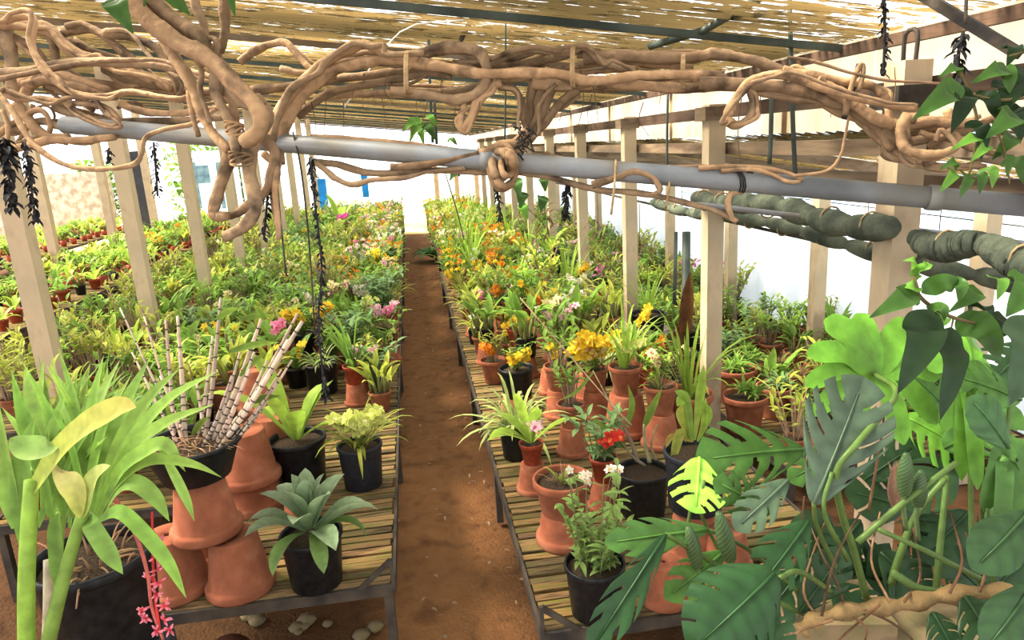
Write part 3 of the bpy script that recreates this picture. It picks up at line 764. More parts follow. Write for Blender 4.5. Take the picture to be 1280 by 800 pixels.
_, q, Dq = inv_at(706, 674, 72, 'upturned clay pot beneath the tall open clay pot on the right bench')
l_ = on_top(q, Dq * .35); D_ = DW(l_, 74)
potted(l_, D_, 'terra', 'dry', 1, .6, 'sprouting stubble in a tall open clay pot stacked on another')
_, q, Dq = inv_at(667, 612, 43, 'small upturned clay pot at the aisle edge under a red pot')
potted(on_top(q, Dq), DW(q, 31), 'red', 'broadl', 2, 1.05, 'bright leafy orchid with one pale bloom in a small red pot', fl=[('palepink', 1, 4, .16, 1.2)])
pot_at(648, 570, 46, 'black', 'grass', 2, 1.7, 'drooping striped grassy orchid in a black pot by the aisle edge')
_, q, Dq = inv_at(756, 634, 44, 'upturned clay pot wedged between the tall clay pot and a black pot')
potted(on_top(q, Dq), Dq * .8, 'red', 'bushb', 2, .8, 'orange-flowered dark orchid in a red pot raised behind the open clay pot', fl=[('red', 1, 5, .2, 1.2)])
l_ = Z(804, 642, ZB); D_ = DW(l_, 66); take(l_, D_)
root = potted(l_ + V((0, 0, 0)), D_, 'black', None, 0, 1, 'orchid of thick angular bulbs and few leaves in a black pot')
b, cb = MB(), MB(); zz = depth(l_)
for (pa, pb, pc, r_) in (((800, 580), (785, 545), (741, 463), .0045), ((797, 577), (790, 555), (780, 535), .012), ((812, 578), (806, 553), (805, 530), .010), ((820, 575), (814, 555), (822, 530), .006), ((806, 582), (790, 570), (778, 553), .008)):
    pts = smoothpts([P(*pa, zz) - l_, P(*pb, zz - .01) - l_, P(*pc, zz - .02) - l_], 5); tube(cb, pts, [r_, r_ * .5], 6, jit((.50, .46, .26)))
for (pa, pb, pc, hw) in (((782, 560), (768, 545), (741, 522), .018), ((804, 535), (815, 510), (828, 484), .018), ((785, 530), (790, 505), (785, 480), .014), ((742, 465), (720, 490), (700, 500), .008)):
    ribbon(b, smoothpts([P(*pa, zz) - l_, P(*pb, zz - .02) - l_, P(*pc, zz - .03) - l_], 4), hw, 'lance', -FWD, .25, jit(G_MID), jit(G_LIME))
b.build('foliage', 'leaf', root); cb.build('pseudobulb', 'leaf', root)

loc = Z(868, 692, ZB); D = DW(loc, 74); take(loc, D); upturned(loc, D, 'upturned clay pot carrying the broad dark pot of yellow green leaves')
l_ = on_top(loc, D, .002); D_ = DW(l_, 78)
root = potted(l_, D_, 'gray', None, 0, 1, 'orchid with a few broad yellow green blades in a broad dark pot')
b = MB(); zz = depth(l_) - .01
for (pa, pb, pc, hw, c) in (((862, 552), (855, 500), (846, 508), .024, G_LIME), ((868, 550), (874, 500), (880, 455), .019, G_LIME), ((872, 550), (885, 520), (876, 500), .018, G_LIME), ((858, 552), (850, 540), (838, 588), .02, G_YEL), ((860, 548), (850, 520), (852, 506), .016, G_YEL), ((866, 552), (840, 545), (832, 560), .012, (.45, .38, .06)), ((866, 552), (858, 500), (843, 488), .018, (.24, .42, .06)), ((872, 552), (880, 530), (882, 497), .015, G_LIME)):
    ribbon(b, smoothpts([P(*pa, zz + U(-.03, .03)) - l_, P(*pb, zz - .02) - l_, P(*pc, zz - .03) - l_], 4), hw, 'paddle', -FWD, .25, jit(c, .1), jit(tuple(x * 1.2 for x in c), .1))
b.build('foliage', 'leaf', root)
inv_at(830, 748, 62, 'upturned clay pot beside the split leaf at the bench end')
inv_at(908, 708, 64, 'upturned clay pot behind the two green spadices')
inv_at(735, 498, 42, 'upturned clay pot behind the yellow butterfly orchid')
_, q, Dq = inv_at(783, 540, 60, 'large upturned clay pot under the arching yellow-flowered orchid')
potted(on_top(q, Dq), DW(q, 42), 'terra', 'tall', 1, .9, 'arching orchid with spidery pale blooms in a clay pot raised on another', fl=[('lime', 2, 3, .2, 1.3)])
_, q, Dq = inv_at(745, 520, 40, 'upturned clay pot beside the big one, next to the orange bloom')
potted(on_top(q, Dq), DW(q, 34), 'terra', 'broad', 3, .9, 'pale yellow butterfly orchid raised high on a clay pot', fl=[('yellow', 1, 3, .2, 1.2), ('yellow', 4, 7, .25, 1.9), ('cream', 2, 5, .25, 1.6)])
_, q, Dq = inv_at(700, 520, 42, 'upturned clay pot behind the pale pink orchid')
potted(on_top(q, Dq), DW(q, 36), 'terra', 'dendrob', 2, .8, 'bare caned orchid on a clay pot behind the black pot', fl=[('yellow', 2, 2, .18, 1.1)])
_, q, Dq = inv_at(648, 510, 44, 'upturned clay pot under the black pot with the yellow bloom')
pot_at(618, 477, 34, 'terra', 'dendro', 2, .7, 'orange-flowered orchid in an open clay pot by the aisle edge', fl=[('orange', 3, 5, .16, 1.0)])
l_ = on_top(q, Dq * .35); potted(l_, DW(l_, 44), 'black', 'bush', 4, .6, 'yellow-flowered orchid in a black pot raised near the aisle edge', fl=[('yellow', 3, 5, .14, 1.3)])
_, q, Dq = inv_at(648, 456, 30, 'upturned clay pot carrying a small red pot near the aisle')
potted(on_top(q, Dq), DW(q, 25), 'red', 'dry', 2, .5, 'little red pot with a tuft of bright yellow blooms', fl=[('yellow', 5, 4, .10, 1.2)])
_, q, Dq = inv_at(694, 450, 32, 'upturned clay pot under the white orchid with dark throats')
potted(on_top(q, Dq), DW(q, 28), 'terra', 'dendro', 3, .8, 'white orchid with dark throats in a clay pot raised on another', fl=[('cream', 4, 5, .20, 1.6), ('white', 2, 4, .22, 1.5)])
pot_at(605, 404, 26, 'terra', 'strapy', 3, .8, 'pink-flowered orchid in a clay pot close to the aisle edge', fl=[('pink', 3, 6, .2, 1.2), ('palepink', 2, 5, .18, 1.1)])
pot_at(584, 386, 20, 'red', 'grass', 3, 1.0, 'bushy grassy orchid in a red pot at the aisle edge')
pot_at(628, 400, 24, 'terra', 'dendro', 1, .8, 'lilac orchid of thin canes in a clay pot, second from the aisle', fl=[('palepink', 4, 6, .24, 1.1)])
pot_at(730, 412, 28, 'terra', 'strap', 2, .7, 'plain strappy orchid in a wide open clay pot')
pot_at(688, 345, 36, 'black', 'broadl', 3, 1.5, 'large bright green fan orchid in a black pot', name='potted_orchid')
pot_at(660, 380, 20, 'terra', 'catt', 3, .8, 'salmon-flowered orchid in front of the bright green fan', fl=[('orange', 4, 5, .18, 1.25)])
pot_at(722, 372, 20, 'terra', 'catty', 2, .9, 'yellow arching orchid beside the fourth right post', fl=[('yellow', 4, 7, .26, 1.1)])
pot_at(860, 540, 62, 'terra', 'tall', 2, 1.0, 'long bladed orchid with old bulbs in a wide clay pot beside the second post')
pot_at(810, 430, 44, 'black', 'tall', 3, .85, 'tall grassy orchid in a black pot beside the third right post')
_, q, Dq = inv_at(716, 566, 42, 'upturned clay pot behind the small red pot, near the drooping striped orchid')
potted(on_top(q, Dq), Dq * .85, 'terra', 'dendrob', 5, .7, 'bare caned orchid in a clay pot raised between the striped orchid and the red bloom')
_, q, Dq = inv_at(826, 556, 50, 'upturned clay pot behind the black pot of angular bulbs')
potted(on_top(q, Dq), Dq * .85, 'terra', 'dry', 4, .8, 'clay pot of dry stubs raised behind the black pot of angular bulbs')
_, q, Dq = inv_at(690, 490, 36, 'upturned clay pot between the black pot and the yellow butterfly orchid')
pot_at(428, 298, 22, 'terra', 'broadl', 4, 2.6, 'tall fan of broad upright green leaves near the far end of the left bench', fl=[('magenta', 2, 7, .2, 2.0)])
pot_at(452, 372, 20, 'black', 'strapy', 4, 1.0, 'bright grassy orchid in a black pot near the aisle beyond the plum one')
loc = Z(541, 326, 0); root = empty('broad_leaved_plant', loc, 0, 'dark broad-leaved plant drooping into the far end of the dirt aisle', 'plant')
b = MB()
for i in range(9): leaf(b, (0, 0, .05), 1.2 + i * .5, U(.5, 1.2), U(.45, .6), .07, 1.8, 'oval', 8, .3, (.04, .15, .04), (.07, .22, .05))
b.build('foliage', 'leaf', root)
# ---- low bench by the white wall
R2 = [(930, 538, 55, 'spider', 1, 'terra'), (918, 502, 52, 'spider', 2, 'terra'), (968, 520, 47, 'spiderb', 1, 'terra'), (938, 482, 40, 'spider', 3, 'terra'), (1005, 528, 40, 'spider', 4, 'terra'), (1030, 555, 46, 'spiderb', 2, 'terra'), (945, 446, 27, 'dendro', 2, 'terra'), (962, 452, 29, 'dendrob', 3, 'terra'), (993, 462, 29, 'catt', 2, 'terra'), (972, 474, 27, 'dry', 1, 'terra'), (925, 452, 24, 'bushl', 2, 'terra'), (988, 425, 23, 'dry', 3, 'terra'), (1010, 428, 23, 'catt', 1, 'terra'), (1030, 430, 24, 'dendro', 3, 'terra'), (1000, 490, 30, 'dry', 2, 'terra'), (1022, 480, 34, 'spider', 3, 'terra'), (1048, 465, 34, 'catt', 3, 'terra'), (1060, 500, 40, 'spider', 1, 'terra'), (912, 470, 30, 'bushb', 1, 'terra'), (935, 425, 22, 'bushl', 1, 'terra'), (958, 420, 22, 'bush', 1, 'black'), (1085, 470, 36, 'spiderb', 3, 'terra')]
lab2 = ['low spiky orchid in a clay pot beside the second post, lowest in the low bench', 'spiky orchid in a wide clay pot close against the second post', 'spiky greyish orchid in the largest dark clay pot of the low bench', 'spiky orchid in a wide clay pot behind the one touching the second post', 'spiky orchid in a tall clay pot half behind the bright split leaf', 'greyish spiky orchid in a clay pot just above the split leaf lobe', 'caned orchid in a clay pot standing above shorter clay pots', 'bare caned orchid in a clean clay pot in the middle of the low bench', 'stubby green orchid in a clay pot left of the bright split leaf', 'short clay pot of dry stubs between two taller clay pots', 'light bushy orchid in a clay pot close behind the second post', 'clay pot of dry stubs against the slim pale post', 'stubby orchid in a clay pot right behind the slim pale post, beside a magenta bloom', 'magenta-flowered orchid in a clay pot beside the slim pale post', 'wide clay pot of dry stubs in front of the clean clay pots', 'spiky orchid in a clay pot behind the topmost split leaf lobe', 'white-flowered stubby orchid in a clay pot behind the split leaf', 'spiky orchid in a clay pot hidden by the split leaf', 'grey green bushy orchid in a clay pot hugging the second post', 'light bushy orchid behind the middle clay pots of the low bench', 'bushy orchid in a black pot beside the slim pale post', 'greyish spiky orchid in a clay pot behind the big post']
for (px, py, w_, k, v, pt), lb in zip(R2, lab2):
    fl = [('magenta', 2, 4, .12, 1.1)] if 'magenta-f' in lb else ([('white', 3, 4, .12, 1.1)] if 'white-f' in lb else None)
    if 'magenta bloom' in lb: fl = None
    pot_at(px, py, w_, pt, k, v, 1.25 if k.startswith('spider') else .85, lb, z=ZL, fl=fl)

# ---- rows of further pots
BN = {'A': ('left aisle bench', XA0, XA1), 'A2': ('bench before left posts', -2.07, -1.24), 'A3': ('bench beyond left posts', -3.15, -2.24), 'C': ('far left red-pot bench', -5.7, -4.15), 'B': ('right aisle bench', XB0, XB1), 'R': ('low wall bench', 1.95, 3.42)}
PAL = {'A': ['dendrob', 'dry', 'catt', 'catty', 'bush', 'bushl', 'dendro', 'strap', 'strapy', 'broad', 'catty', 'bushb'], 'A2': ['dry', 'dendrob', 'bush', 'catt', 'bushl', 'catty', 'bushb', 'strap', 'broad', 'dendro'], 'A3': ['dry', 'dendrob', 'broadl', 'catty', 'catt', 'bushl', 'strapy', 'dendro'], 'C': ['broadl', 'catty', 'bushl', 'broad', 'catt'],
       'B': ['dry', 'catty', 'bush', 'bushl', 'strapy', 'strap', 'dendro', 'grass', 'catt', 'tall'], 'R': ['bushb', 'bushl', 'bush', 'catty', 'catt', 'dendro', 'spider', 'spiderb']}
FLC = {'A': ['yellow', 'palepink', 'pink', 'cream', 'white', 'orange', 'yellow', 'palepink', 'lime', 'lime'], 'A2': ['lime', 'yellow', 'cream'], 'A3': ['lime'], 'C': ['orange'], 'B': ['yellow', 'orange', 'yellow', 'cream', 'palepink', 'lime', 'orange', 'white'], 'R': ['white', 'palepink', 'magenta', 'lime']}
FLP = {'A': .5, 'A2': .22, 'A3': .1, 'C': .05, 'B': .5, 'R': .14}
POTS = {'A': ['terra', 'terra', 'black', 'red', 'terra'], 'A2': ['terra', 'black', 'red', 'red'], 'A3': ['red', 'red', 'black', 'terra'], 'C': ['red', 'red', 'red', 'black'], 'B': ['terra', 'terra', 'black', 'red', 'terra'], 'R': ['terra', 'terra', 'terra', 'black']}
FAR = MB()
def far_plant(loc, k, s, pt, fc):
    M_ = Matrix.Translation(loc) @ Matrix.Rotation(U(0, 6), 4, 'Z') @ Matrix.Scale(s, 4)
    for part, (mb, m, _) in plant_lib(k, random.choice((11, 12))).items():
        o = MB(); o.merge(mb); sh = U(.75, 1.3); o.c = [(c[0] * sh, c[1] * sh, c[2] * sh) for c in o.c]
        FAR.merge(o, Matrix.Translation((0, 0, .11)) @ M_, 0)
    o = MB(); lathe(o, [(0, 0), (.048, 0), (.07, .12), (.06, .12), (0, .11)], 9); FAR.merge(o, Matrix.Translation(loc), {'terra': 1, 'red': 2, 'black': 3}[pt])
    if fc:
        fm = flower_mb(fc, 1.25)
        for i in range(12):
            p = loc + V((U(-.1, .1), U(-.1, .1), U(.26, .42))); FAR.merge(fm, Matrix.Translation(p) @ Matrix.Rotation(U(0, 6), 4, 'Z') @ Matrix.Rotation(U(.4, 1.3), 4, 'X'), 4)
def pixy(p):
    q = p - EYE; return 400 - F * q.dot(UPV) / depth(p)
def visible(p):
    d = depth(p)
    if d < .5: return False
    q = p - EYE; x = 640 + F * q.dot(RIGHT) / d; y = 400 - F * q.dot(UPV) / d
    return -25 < x < 1300 and 120 < y < 830
def fill(bk, y0, y1, rows, dy, z, D=(.13, .17), ps=1.0, ymass=8.5, massdy=.30):
    nm, x0, x1 = BN[bk]; y = y0; j = 0
    while y < y1:
        far = y > ymass; st = massdy if far else dy
        for r_ in range(rows):
            x = x0 + (x1 - x0) * (r_ + .5) / rows + U(-.035, .035); yy = y + U(-.05, .05) + (st / 2 if r_ % 2 else 0)
            loc = V((x, yy, z))
            if not visible(loc + V((0, 0, .2))): continue
            if bk == 'B' and abs(x - 1.75) < .14 and min(abs(yy - q_) for q_ in RY) < .16: continue
            d = U(*D)
            if bk in 'AB' and pixy(loc) > 515: continue
            if bk == 'R' and x + d * .8 > 3.42: continue
            if any(math.hypot(x - tx, yy - ty) < (td + d) * .5 for tx, ty, td in TAKEN): continue
            k = random.choice(PAL[bk]); pt = random.choice(POTS[bk]); fc = random.choice(FLC[bk]) if U(0, 1) < FLP[bk] else None
            if far: far_plant(loc, k, ps * U(.85, 1.15), pt, fc); continue
            if bk in 'AB' and U(0, 1) < .3:
                di = U(.15, .19); upturned(loc, di, None); AUTOINV.append((COL.objects[-1], bk)); loc = loc + V((0, 0, ih(di))); d = min(d, di)
            take(loc, d)
            potted(loc, d, pt, k, random.choice((5, 6, 7)), ps * U(.85, 1.15), None, None, bench=bk, fl=[(fc, random.choice((2, 3)), random.choice((4, 5)), U(.18, .30), U(1.0, 1.4))] if fc else None)
        y += st; j += 1
AUTOINV = []
fill('A', 2.95, 17.6, 5, .27, ZB, ymass=6.7, ps=1.08, massdy=.27)
fill('A2', 3.5, 17.6, 4, .31, ZB, ymass=6.4, ps=1.15, massdy=.28)
fill('A3', 4.8, 17.6, 4, .34, ZB, ymass=7.0, ps=1.15, massdy=.30)
fill('C', 7.6, 18.6, 4, .38, ZB, ymass=10.0, massdy=.34, ps=1.1)
fill('B', 2.75, 17.6, 5, .29, ZB, ymass=6.8, ps=1.08, massdy=.27)
fill('R', 3.45, 17.6, 6, .30, ZL, ymass=6.3, ps=1.0, massdy=.26, D=(.12, .15))
BN['D'] = ('', -8.7, -7.15); PAL['D'] = PAL['C']; FLC['D'] = FLC['C']; FLP['D'] = 0; POTS['D'] = POTS['C']
fill('D', 12.6, 19.8, 4, .4, ZB, ymass=0, massdy=.42)
tag(FAR.build('massed_orchid_foliage', ['leaf', 'terra', 'red', 'black', 'petal']), 'mass of small distant potted orchids crowding the far halves of the benches', 'orchids', None, 'stuff')

# ================================================================ PIPE AND WOODY VINES
pa, pb = P(80, 156, 2.95), P(1330, 261, 2.2)
root = empty('overhead_pipe', (pa + pb) / 2, 0, 'long grey pipe running across the greenhouse under the vine bundle', 'pipe')
b = MB(); tube(b, [pa - root.location, (pa + pb) / 2 - root.location, pb - root.location], .0355, 16); b.build('pipe_run', 'pipe', root)
for (x, r_) in ((1205, .041), (700, .038)):
    t = (x - 80) / 1250.0; c = pa.lerp(pb, t) - root.location; d = (pb - pa).normalized()
    b = MB(); tube(b, [c - d * .02, c + d * .02], r_, 16, (.6, .55, .5)); b.build('coupling', 'pipe', root)
ZSL = .0006
TINT = [(1.15, 1.1, 1.05), (1, 1, 1), (.85, .82, .8), (1.3, 1.25, 1.2), (.7, .66, .62)]
def stems(root, sets, off, k, zc, n=6, sides=8, extra=0):
    o = root.location
    full = []
    for (r_, zo, pts) in sets:
        full.append((r_, zo, pts))
        for e_ in range(extra):
            if r_ >= 12: full.append((r_ * U(.4, .7), zo + U(-.06, .14), [(x + U(-26, 26), y + U(-24, 24)) for (x, y, *_q) in pts]))
    for (r_, zo, pts) in full:
        q = [P(off[0] + x * k, off[1] + y * k, zc + zo + (pz[0] if pz else 0) - (off[0] + x * k - 80) * ZSL) - o for (x, y, *pz) in pts]
        q = smoothpts(q, n); R_ = 1.04 * r_ * k * (zc + zo) / F; m = len(q)
        ph = U(0, 6)
        rs = [R_ * (1 + .09 * math.sin(i * .6 + ph) + U(-.03, .03)) * (1 - .35 * (i / m)) for i in range(m)]
        for i in range(m): q[i] = q[i] + V((U(-1, 1), U(-1, 1), U(-1, 1))) * R_ * .06
        b = MB(); tube(b, q, rs, sides, random.choice(TINT)); b.build('stem', 'bark', root)
K1 = .34375
def vine(label, at, zc): return empty('woody_vine', P(at[0], at[1], zc), 0, label, 'vine')
vl = vine('tangle of looping brown vine stems at the upper left above the pipe', (110, 110), 2.85)
stems(vl, [
 (25, .02, [(-40, 70), (0, 80), (90, 90), (180, 110), (230, 160), (290, 200), (360, 220), (430, 250), (560, 290), (640, 330)]),
 (20, -.08, [(-40, 275), (0, 270), (100, 260), (220, 235), (350, 225), (480, 230), (600, 240), (720, 270), (850, 300)]),
 (15, -.14, [(20, 75), (70, 60), (120, 70), (115, 160), (150, 240), (220, 310), (290, 345), (380, 350), (480, 335), (600, 355), (700, 365)]),
 (12, -.12, [(-20, 320), (0, 330), (60, 360), (150, 360), (260, 375), (350, 380), (400, 400), (430, 440), (400, 460), (330, 430), (270, 400), (240, 380)]),
 (11, -.2, [(-20, 330), (20, 370), (60, 430), (110, 510), (180, 570), (260, 605), (360, 615), (480, 600), (515, 560), (530, 500), (600, 470), (700, 450), (780, 400)]),
 (17, .05, [(230, 115), (330, 105), (400, 150), (450, 200), (500, 260)]),
 (16, -.02, [(380, 120), (480, 135), (560, 170), (600, 220), (640, 300), (655, 370)]),
 (17, .03, [(150, 100), (190, 150), (210, 230), (280, 300)]),
 (17, -.02, [(-30, 545), (80, 535), (180, 510), (300, 510), (420, 498)]),
 (15, .02, [(-20, 450), (70, 470), (150, 440), (220, 462), (300, 468), (380, 440)]),
 (15, .06, [(200, 390), (300, 430), (400, 440), (550, 440), (680, 440), (820, 425)]),
 (14, .02, [(440, 375), (480, 395), (550, 410), (650, 412), (740, 400), (900, 380)]),
 (20, .0, [(60, 380), (100, 430), (160, 490), (250, 500)]),
 (28, .06, [(10, 90), (40, 200), (45, 300), (75, 360)]),
 (26, .04, [(80, 310), (160, 280), (230, 290), (320, 330), (420, 345)]),
 (22, .02, [(90, 350), (120, 300), (200, 270), (300, 300), (400, 330)]),
 (14, .1, [(250, 150), (350, 190), (460, 230), (580, 300)]),
 (15, .08, [(-20, 110), (60, 140), (150, 200), (180, 280), (260, 340), (340, 400)]),
 (13, .06, [(170, 310), (230, 340), (270, 400), (330, 440), (420, 440)]),
 (12, .0, [(-20, 500), (60, 440), (140, 400), (180, 440), (180, 490)]),
 (16, .08, [(380, 250), (460, 290), (560, 310), (680, 330), (820, 335)]),
 (14, .1, [(330, 300), (450, 320), (600, 330), (760, 350), (900, 360)]),
 (9, -.1, [(10, 400), (30, 470), (10, 560), (-20, 600)]),
 (9, .12, [(120, 380), (100, 460), (60, 520), (20, 560)]),
], (0, 0), K1, 2.92, extra=1)
vt = vine('thick twisted vine trunk hanging down in front at the upper left', (280, 170), 2.45)
stems(vt, [
 (36, -.25, [(400, -60), (480, 10), (560, 90), (640, 150), (720, 190), (780, 230), (850, 300), (920, 370), (950, 430), (930, 490), (880, 520)]),
 (31, -.2, [(500, -70), (560, 10), (640, 80), (720, 130), (745, 200), (720, 230)]),
 (20, -.05, [(815, -60), (815, 40), (818, 110), (800, 190)]),
 (18, -.12, [(700, -60), (712, 20), (740, 90), (748, 170)]),
 (23, -.12, [(590, 120), (630, 200), (670, 260), (705, 330), (730, 400), (770, 480), (830, 545)]),
 (21, -.15, [(750, 190), (780, 260), (785, 340), (820, 410), (845, 470), (850, 520), (870, 590)]),
 (28, -.1, [(930, 360), (965, 420), (930, 500), (908, 560), (910, 640), (925, 720), (925, 770), (880, 830), (815, 862)]),
 (24, -.08, [(840, 540), (825, 600), (800, 680), (776, 760), (785, 786), (830, 786)]),
 (20, .0, [(960, 500), (1000, 560), (985, 640), (960, 700), (870, 770), (830, 785)]),
 (14, -.14, [(740, 220), (820, 240), (830, 320), (900, 390), (935, 350), (960, 380)]),
 (14, -.18, [(720, 200), (770, 215), (790, 160), (765, 140), (725, 180)]),
 (16, -.1, [(830, 330), (850, 400), (860, 470), (870, 560)]),
 (10, -.16, [(735, 250), (728, 330), (750, 400), (765, 450)]),
 (11, -.14, [(795, 200), (810, 290), (800, 360)]),
 (12, -.1, [(690, 330), (700, 420), (722, 495)]),
 (13, .0, [(960, 560), (1005, 610), (1000, 690), (1010, 800), (1015, 870)]),
 (15, .05, [(1010, 590), (995, 660), (1000, 760), (1012, 830)]),
], (0, 0), K1, 2.62)
b = MB(); o_ = vt.location
for (x, y, r_) in ((745, 190, 32), (855, 480, 30), (880, 590, 40)):
    c = P(x * K1, y * K1, 2.36) - o_; b = MB()
    for j in range(5):
        pts = [c + V((math.cos(a) * r_ * K1 * 2.4 / F, math.sin(a) * .03, .006 * j + .012 * math.sin(a + j))) for a in [i * PI / 6 for i in range(13)]]
        tube(b, pts, .004, 5, (1.3, 1.25, 1.1))
    b.build('tie_lashing', 'bark', vt)
vc = vine('long bundle of vine stems arching across the middle above the pipe', (640, 80), 2.85)
stems(vc, [
 (20, -.1, [(-240, 520), (-222, 440), (-160, 340), (-90, 270), (-20, 215), (60, 175), (100, 160), (150, 180), (200, 200), (300, 215)]),
 (21, -.08, [(-210, 595), (-200, 490), (-140, 370), (-70, 300), (-10, 255), (100, 228), (200, 215), (350, 235), (450, 255), (540, 268), (680, 265), (830, 272), (900, 292), (1000, 290), (1100, 275), (1280, 272), (1420, 285)]),
 (15, .0, [(-140, 420), (-60, 360), (0, 330), (100, 310), (250, 285), (340, 265), (420, 280)]),
 (14, .05, [(-350, 225), (-280, 175), (-190, 155), (-150, 190), (-90, 250), (0, 280)]),
 (15, .08, [(-320, 330), (-220, 320), (-100, 305), (0, 290), (150, 270), (300, 250), (500, 240), (600, 225), (700, 195), (760, 180), (840, 200)]),
 (21, -.06, [(280, 215), (350, 185), (430, 173), (510, 185), (540, 225), (547, 290), (510, 340), (440, 362), (360, 350), (200, 330)]),
 (16, -.04, [(600, 298), (560, 320), (520, 370), (490, 430), (460, 472), (453, 440), (468, 372)]),
 (13, .0, [(590, 315), (640, 320), (670, 360), (680, 430), (690, 480), (660, 530)]),
 (15, .02, [(440, 250), (550, 235), (620, 200), (700, 180), (790, 185), (850, 192), (900, 172), (960, 220), (1010, 240), (1090, 255)]),
 (14, .06, [(500, 260), (600, 245), (680, 235), (760, 220), (840, 200), (880, 180), (960, 190)]),
 (20, .04, [(900, 215), (950, 210), (1050, 205), (1150, 210), (1280, 210), (1380, 196), (1480, 212), (1560, 232), (1640, 262), (1700, 268)]),
 (19, .0, [(720, 300), (850, 312), (1000, 300), (1150, 315), (1280, 320), (1400, 315), (1500, 298)]),
 (15, .0, [(880, 325), (820, 372), (780, 420), (745, 465), (700, 500)]),
 (17, .03, [(765, 285), (740, 360), (735, 420), (700, 490), (650, 540), (615, 575)]),
 (15, .05, [(720, 300), (710, 400), (690, 490), (650, 520)]),
 (15, .0, [(790, 300), (760, 400), (722, 480), (690, 520)]),
 (12, .1, [(-60, 350), (100, 340), (300, 335), (460, 330), (560, 300), (700, 285), (900, 265), (1100, 245)]),
 (13, .1, [(520, 280), (700, 275), (860, 240), (1000, 225), (1150, 235), (1300, 245)]),
 (12, .1, [(900, 300), (1050, 320), (1250, 300), (1400, 260)]),
 (11, -.02, [(-200, 250), (-100, 265), (60, 200), (180, 195), (300, 245), (400, 255)]),
 (14, .08, [(200, 330), (330, 335), (440, 330), (520, 310), (640, 255), (760, 235)]),
], (420, 0), K1, 2.98, extra=1)
for i in range(26):
    x, y = U(330, 1120), U(80, 130); L_ = U(18, 95); b = MB(); zc_ = 2.98 - (x - 80) * .0006 + U(-.08, .08)
    tube(b, smoothpts([P(x, y, zc_) - vc.location, P(x + U(-6, 6), y + L_ * .5, zc_) - vc.location, P(x + U(-9, 9), y + L_, zc_) - vc.location], 4), [.0022, .001], 4, (.55, .5, .45)); b.build('tendril', 'bark', vc)
b = MB(); o_ = vc.location
for (x, y, h) in ((255, 265, 75), (860, 245, 75), (1262, 265, 70)):
    b = MB()
    for dx in (-4, 0, 5):
        c = [P(420 + (x + dx + (6 if i in (0, 3) else 0)) * K1, (y + d_ * h) * K1, 2.62 + zz) - o_ for i, (d_, zz) in enumerate(((-1, .0), (-.75, -.14), (.7, -.14), (1, 0), (.7, .1), (-.75, .1), (-1, 0)))]
        tube(b, smoothpts(c, 3), .0045, 5, (1.2, 1.2, 1.1))
    b.build('tie_lashing', 'chip', vc)
vk = vine('knot of coiled vine loops wrapped round the pipe at the middle', (628, 195), 2.8)
cs = []
for j, (rx, ry, cx, cy, zo) in enumerate(((48, 82, 606, 606, -.06), (40, 66, 616, 612, -.09), (30, 50, 600, 600, -.1), (44, 60, 590, 590, -.02), (22, 40, 622, 600, -.12))):
    cs.append((11 + j % 3 * 2, zo, [(cx + rx * math.cos(a), cy + ry * math.sin(a), .05 * math.sin(a * 2)) for a in [i * 2 * PI / 10 + j for i in range(11)]]))
stems(vk, cs + [(18, -.06, [(700, 480), (650, 520), (600, 530), (545, 550), (500, 575)]), (13, -.04, [(500, 570), (560, 580), (620, 560), (690, 540)]), (15, -.08, [(640, 560), (600, 600), (570, 660)])], (420, 0), K1, 2.94)
b = MB()
for i in range(40):
    c = P(420 + U(650, 712) * K1, U(455, 560) * K1, 2.5) - vk.location
    tube(b, [c, c + V((U(-.02, .02), U(-.02, .02), U(-.03, .01)))], .003, 4, (.25, .22, .2))
b.build('dead_tendril', 'black_dry', vk)
vr = vine('drooping tangle of vine stems at the upper right by the big post', (1090, 130), 2.75)
stems(vr, [
 (15, -.12, [(212, 450), (200, 430), (215, 390), (260, 320), (310, 285), (380, 270), (450, 285), (550, 320), (650, 350), (740, 370), (800, 385), (890, 390)]),
 (13, -.1, [(200, 440), (235, 456), (280, 430), (295, 390), (285, 340), (270, 320)]),
 (15, -.04, [(400, 258), (440, 265), (550, 285), (640, 300), (720, 310), (770, 350), (785, 395), (790, 450)]),
 (19, -.02, [(100, 300), (300, 310), (420, 320), (520, 345), (580, 370), (640, 390), (700, 430), (760, 480), (800, 545)]),
 (17, .0, [(330, 330), (420, 350), (520, 360), (600, 400), (680, 430), (740, 490), (790, 530), (850, 570), (920, 600), (1000, 610), (1120, 600)]),
 (19, -.06, [(520, 300), (570, 320), (640, 360), (720, 420), (790, 450), (870, 450), (950, 440), (1010, 450), (1100, 445)]),
 (17, -.12, [(890, 430), (850, 435), (832, 480), (845, 535), (890, 556), (960, 562), (1020, 545)]),
 (9, -.1, [(630, 420), (640, 360), (660, 290), (688, 236), (696, 260), (680, 330)]),
 (14, -.04, [(915, 592), (950, 575), (1040, 525), (1000, 480), (935, 535)]),
 (15, .0, [(740, 460), (850, 500), (930, 470), (1050, 480), (1180, 430), (1260, 470)]),
 (14, -.02, [(760, 480), (820, 520), (900, 510), (1000, 500), (1100, 540), (1200, 560)]),
 (15, .02, [(560, 330), (650, 400), (720, 470), (780, 530), (840, 560)]),
 (12, .0, [(780, 420), (790, 480), (775, 540), (820, 580), (900, 560)]),
 (12, -.06, [(1000, 400), (1020, 450), (980, 500), (900, 480)]),
 (5, -.1, [(440, 640), (560, 622), (610, 570), (628, 500), (642, 430)]),
 (5, -.16, [(420, 208), (520, 225), (640, 262), (780, 292), (920, 300), (1060, 315)]),
], (840, 0), K1, 2.88, extra=1)
b = MB(); c = P(840 + 650 * K1, 350 * K1, 2.6) - vr.location
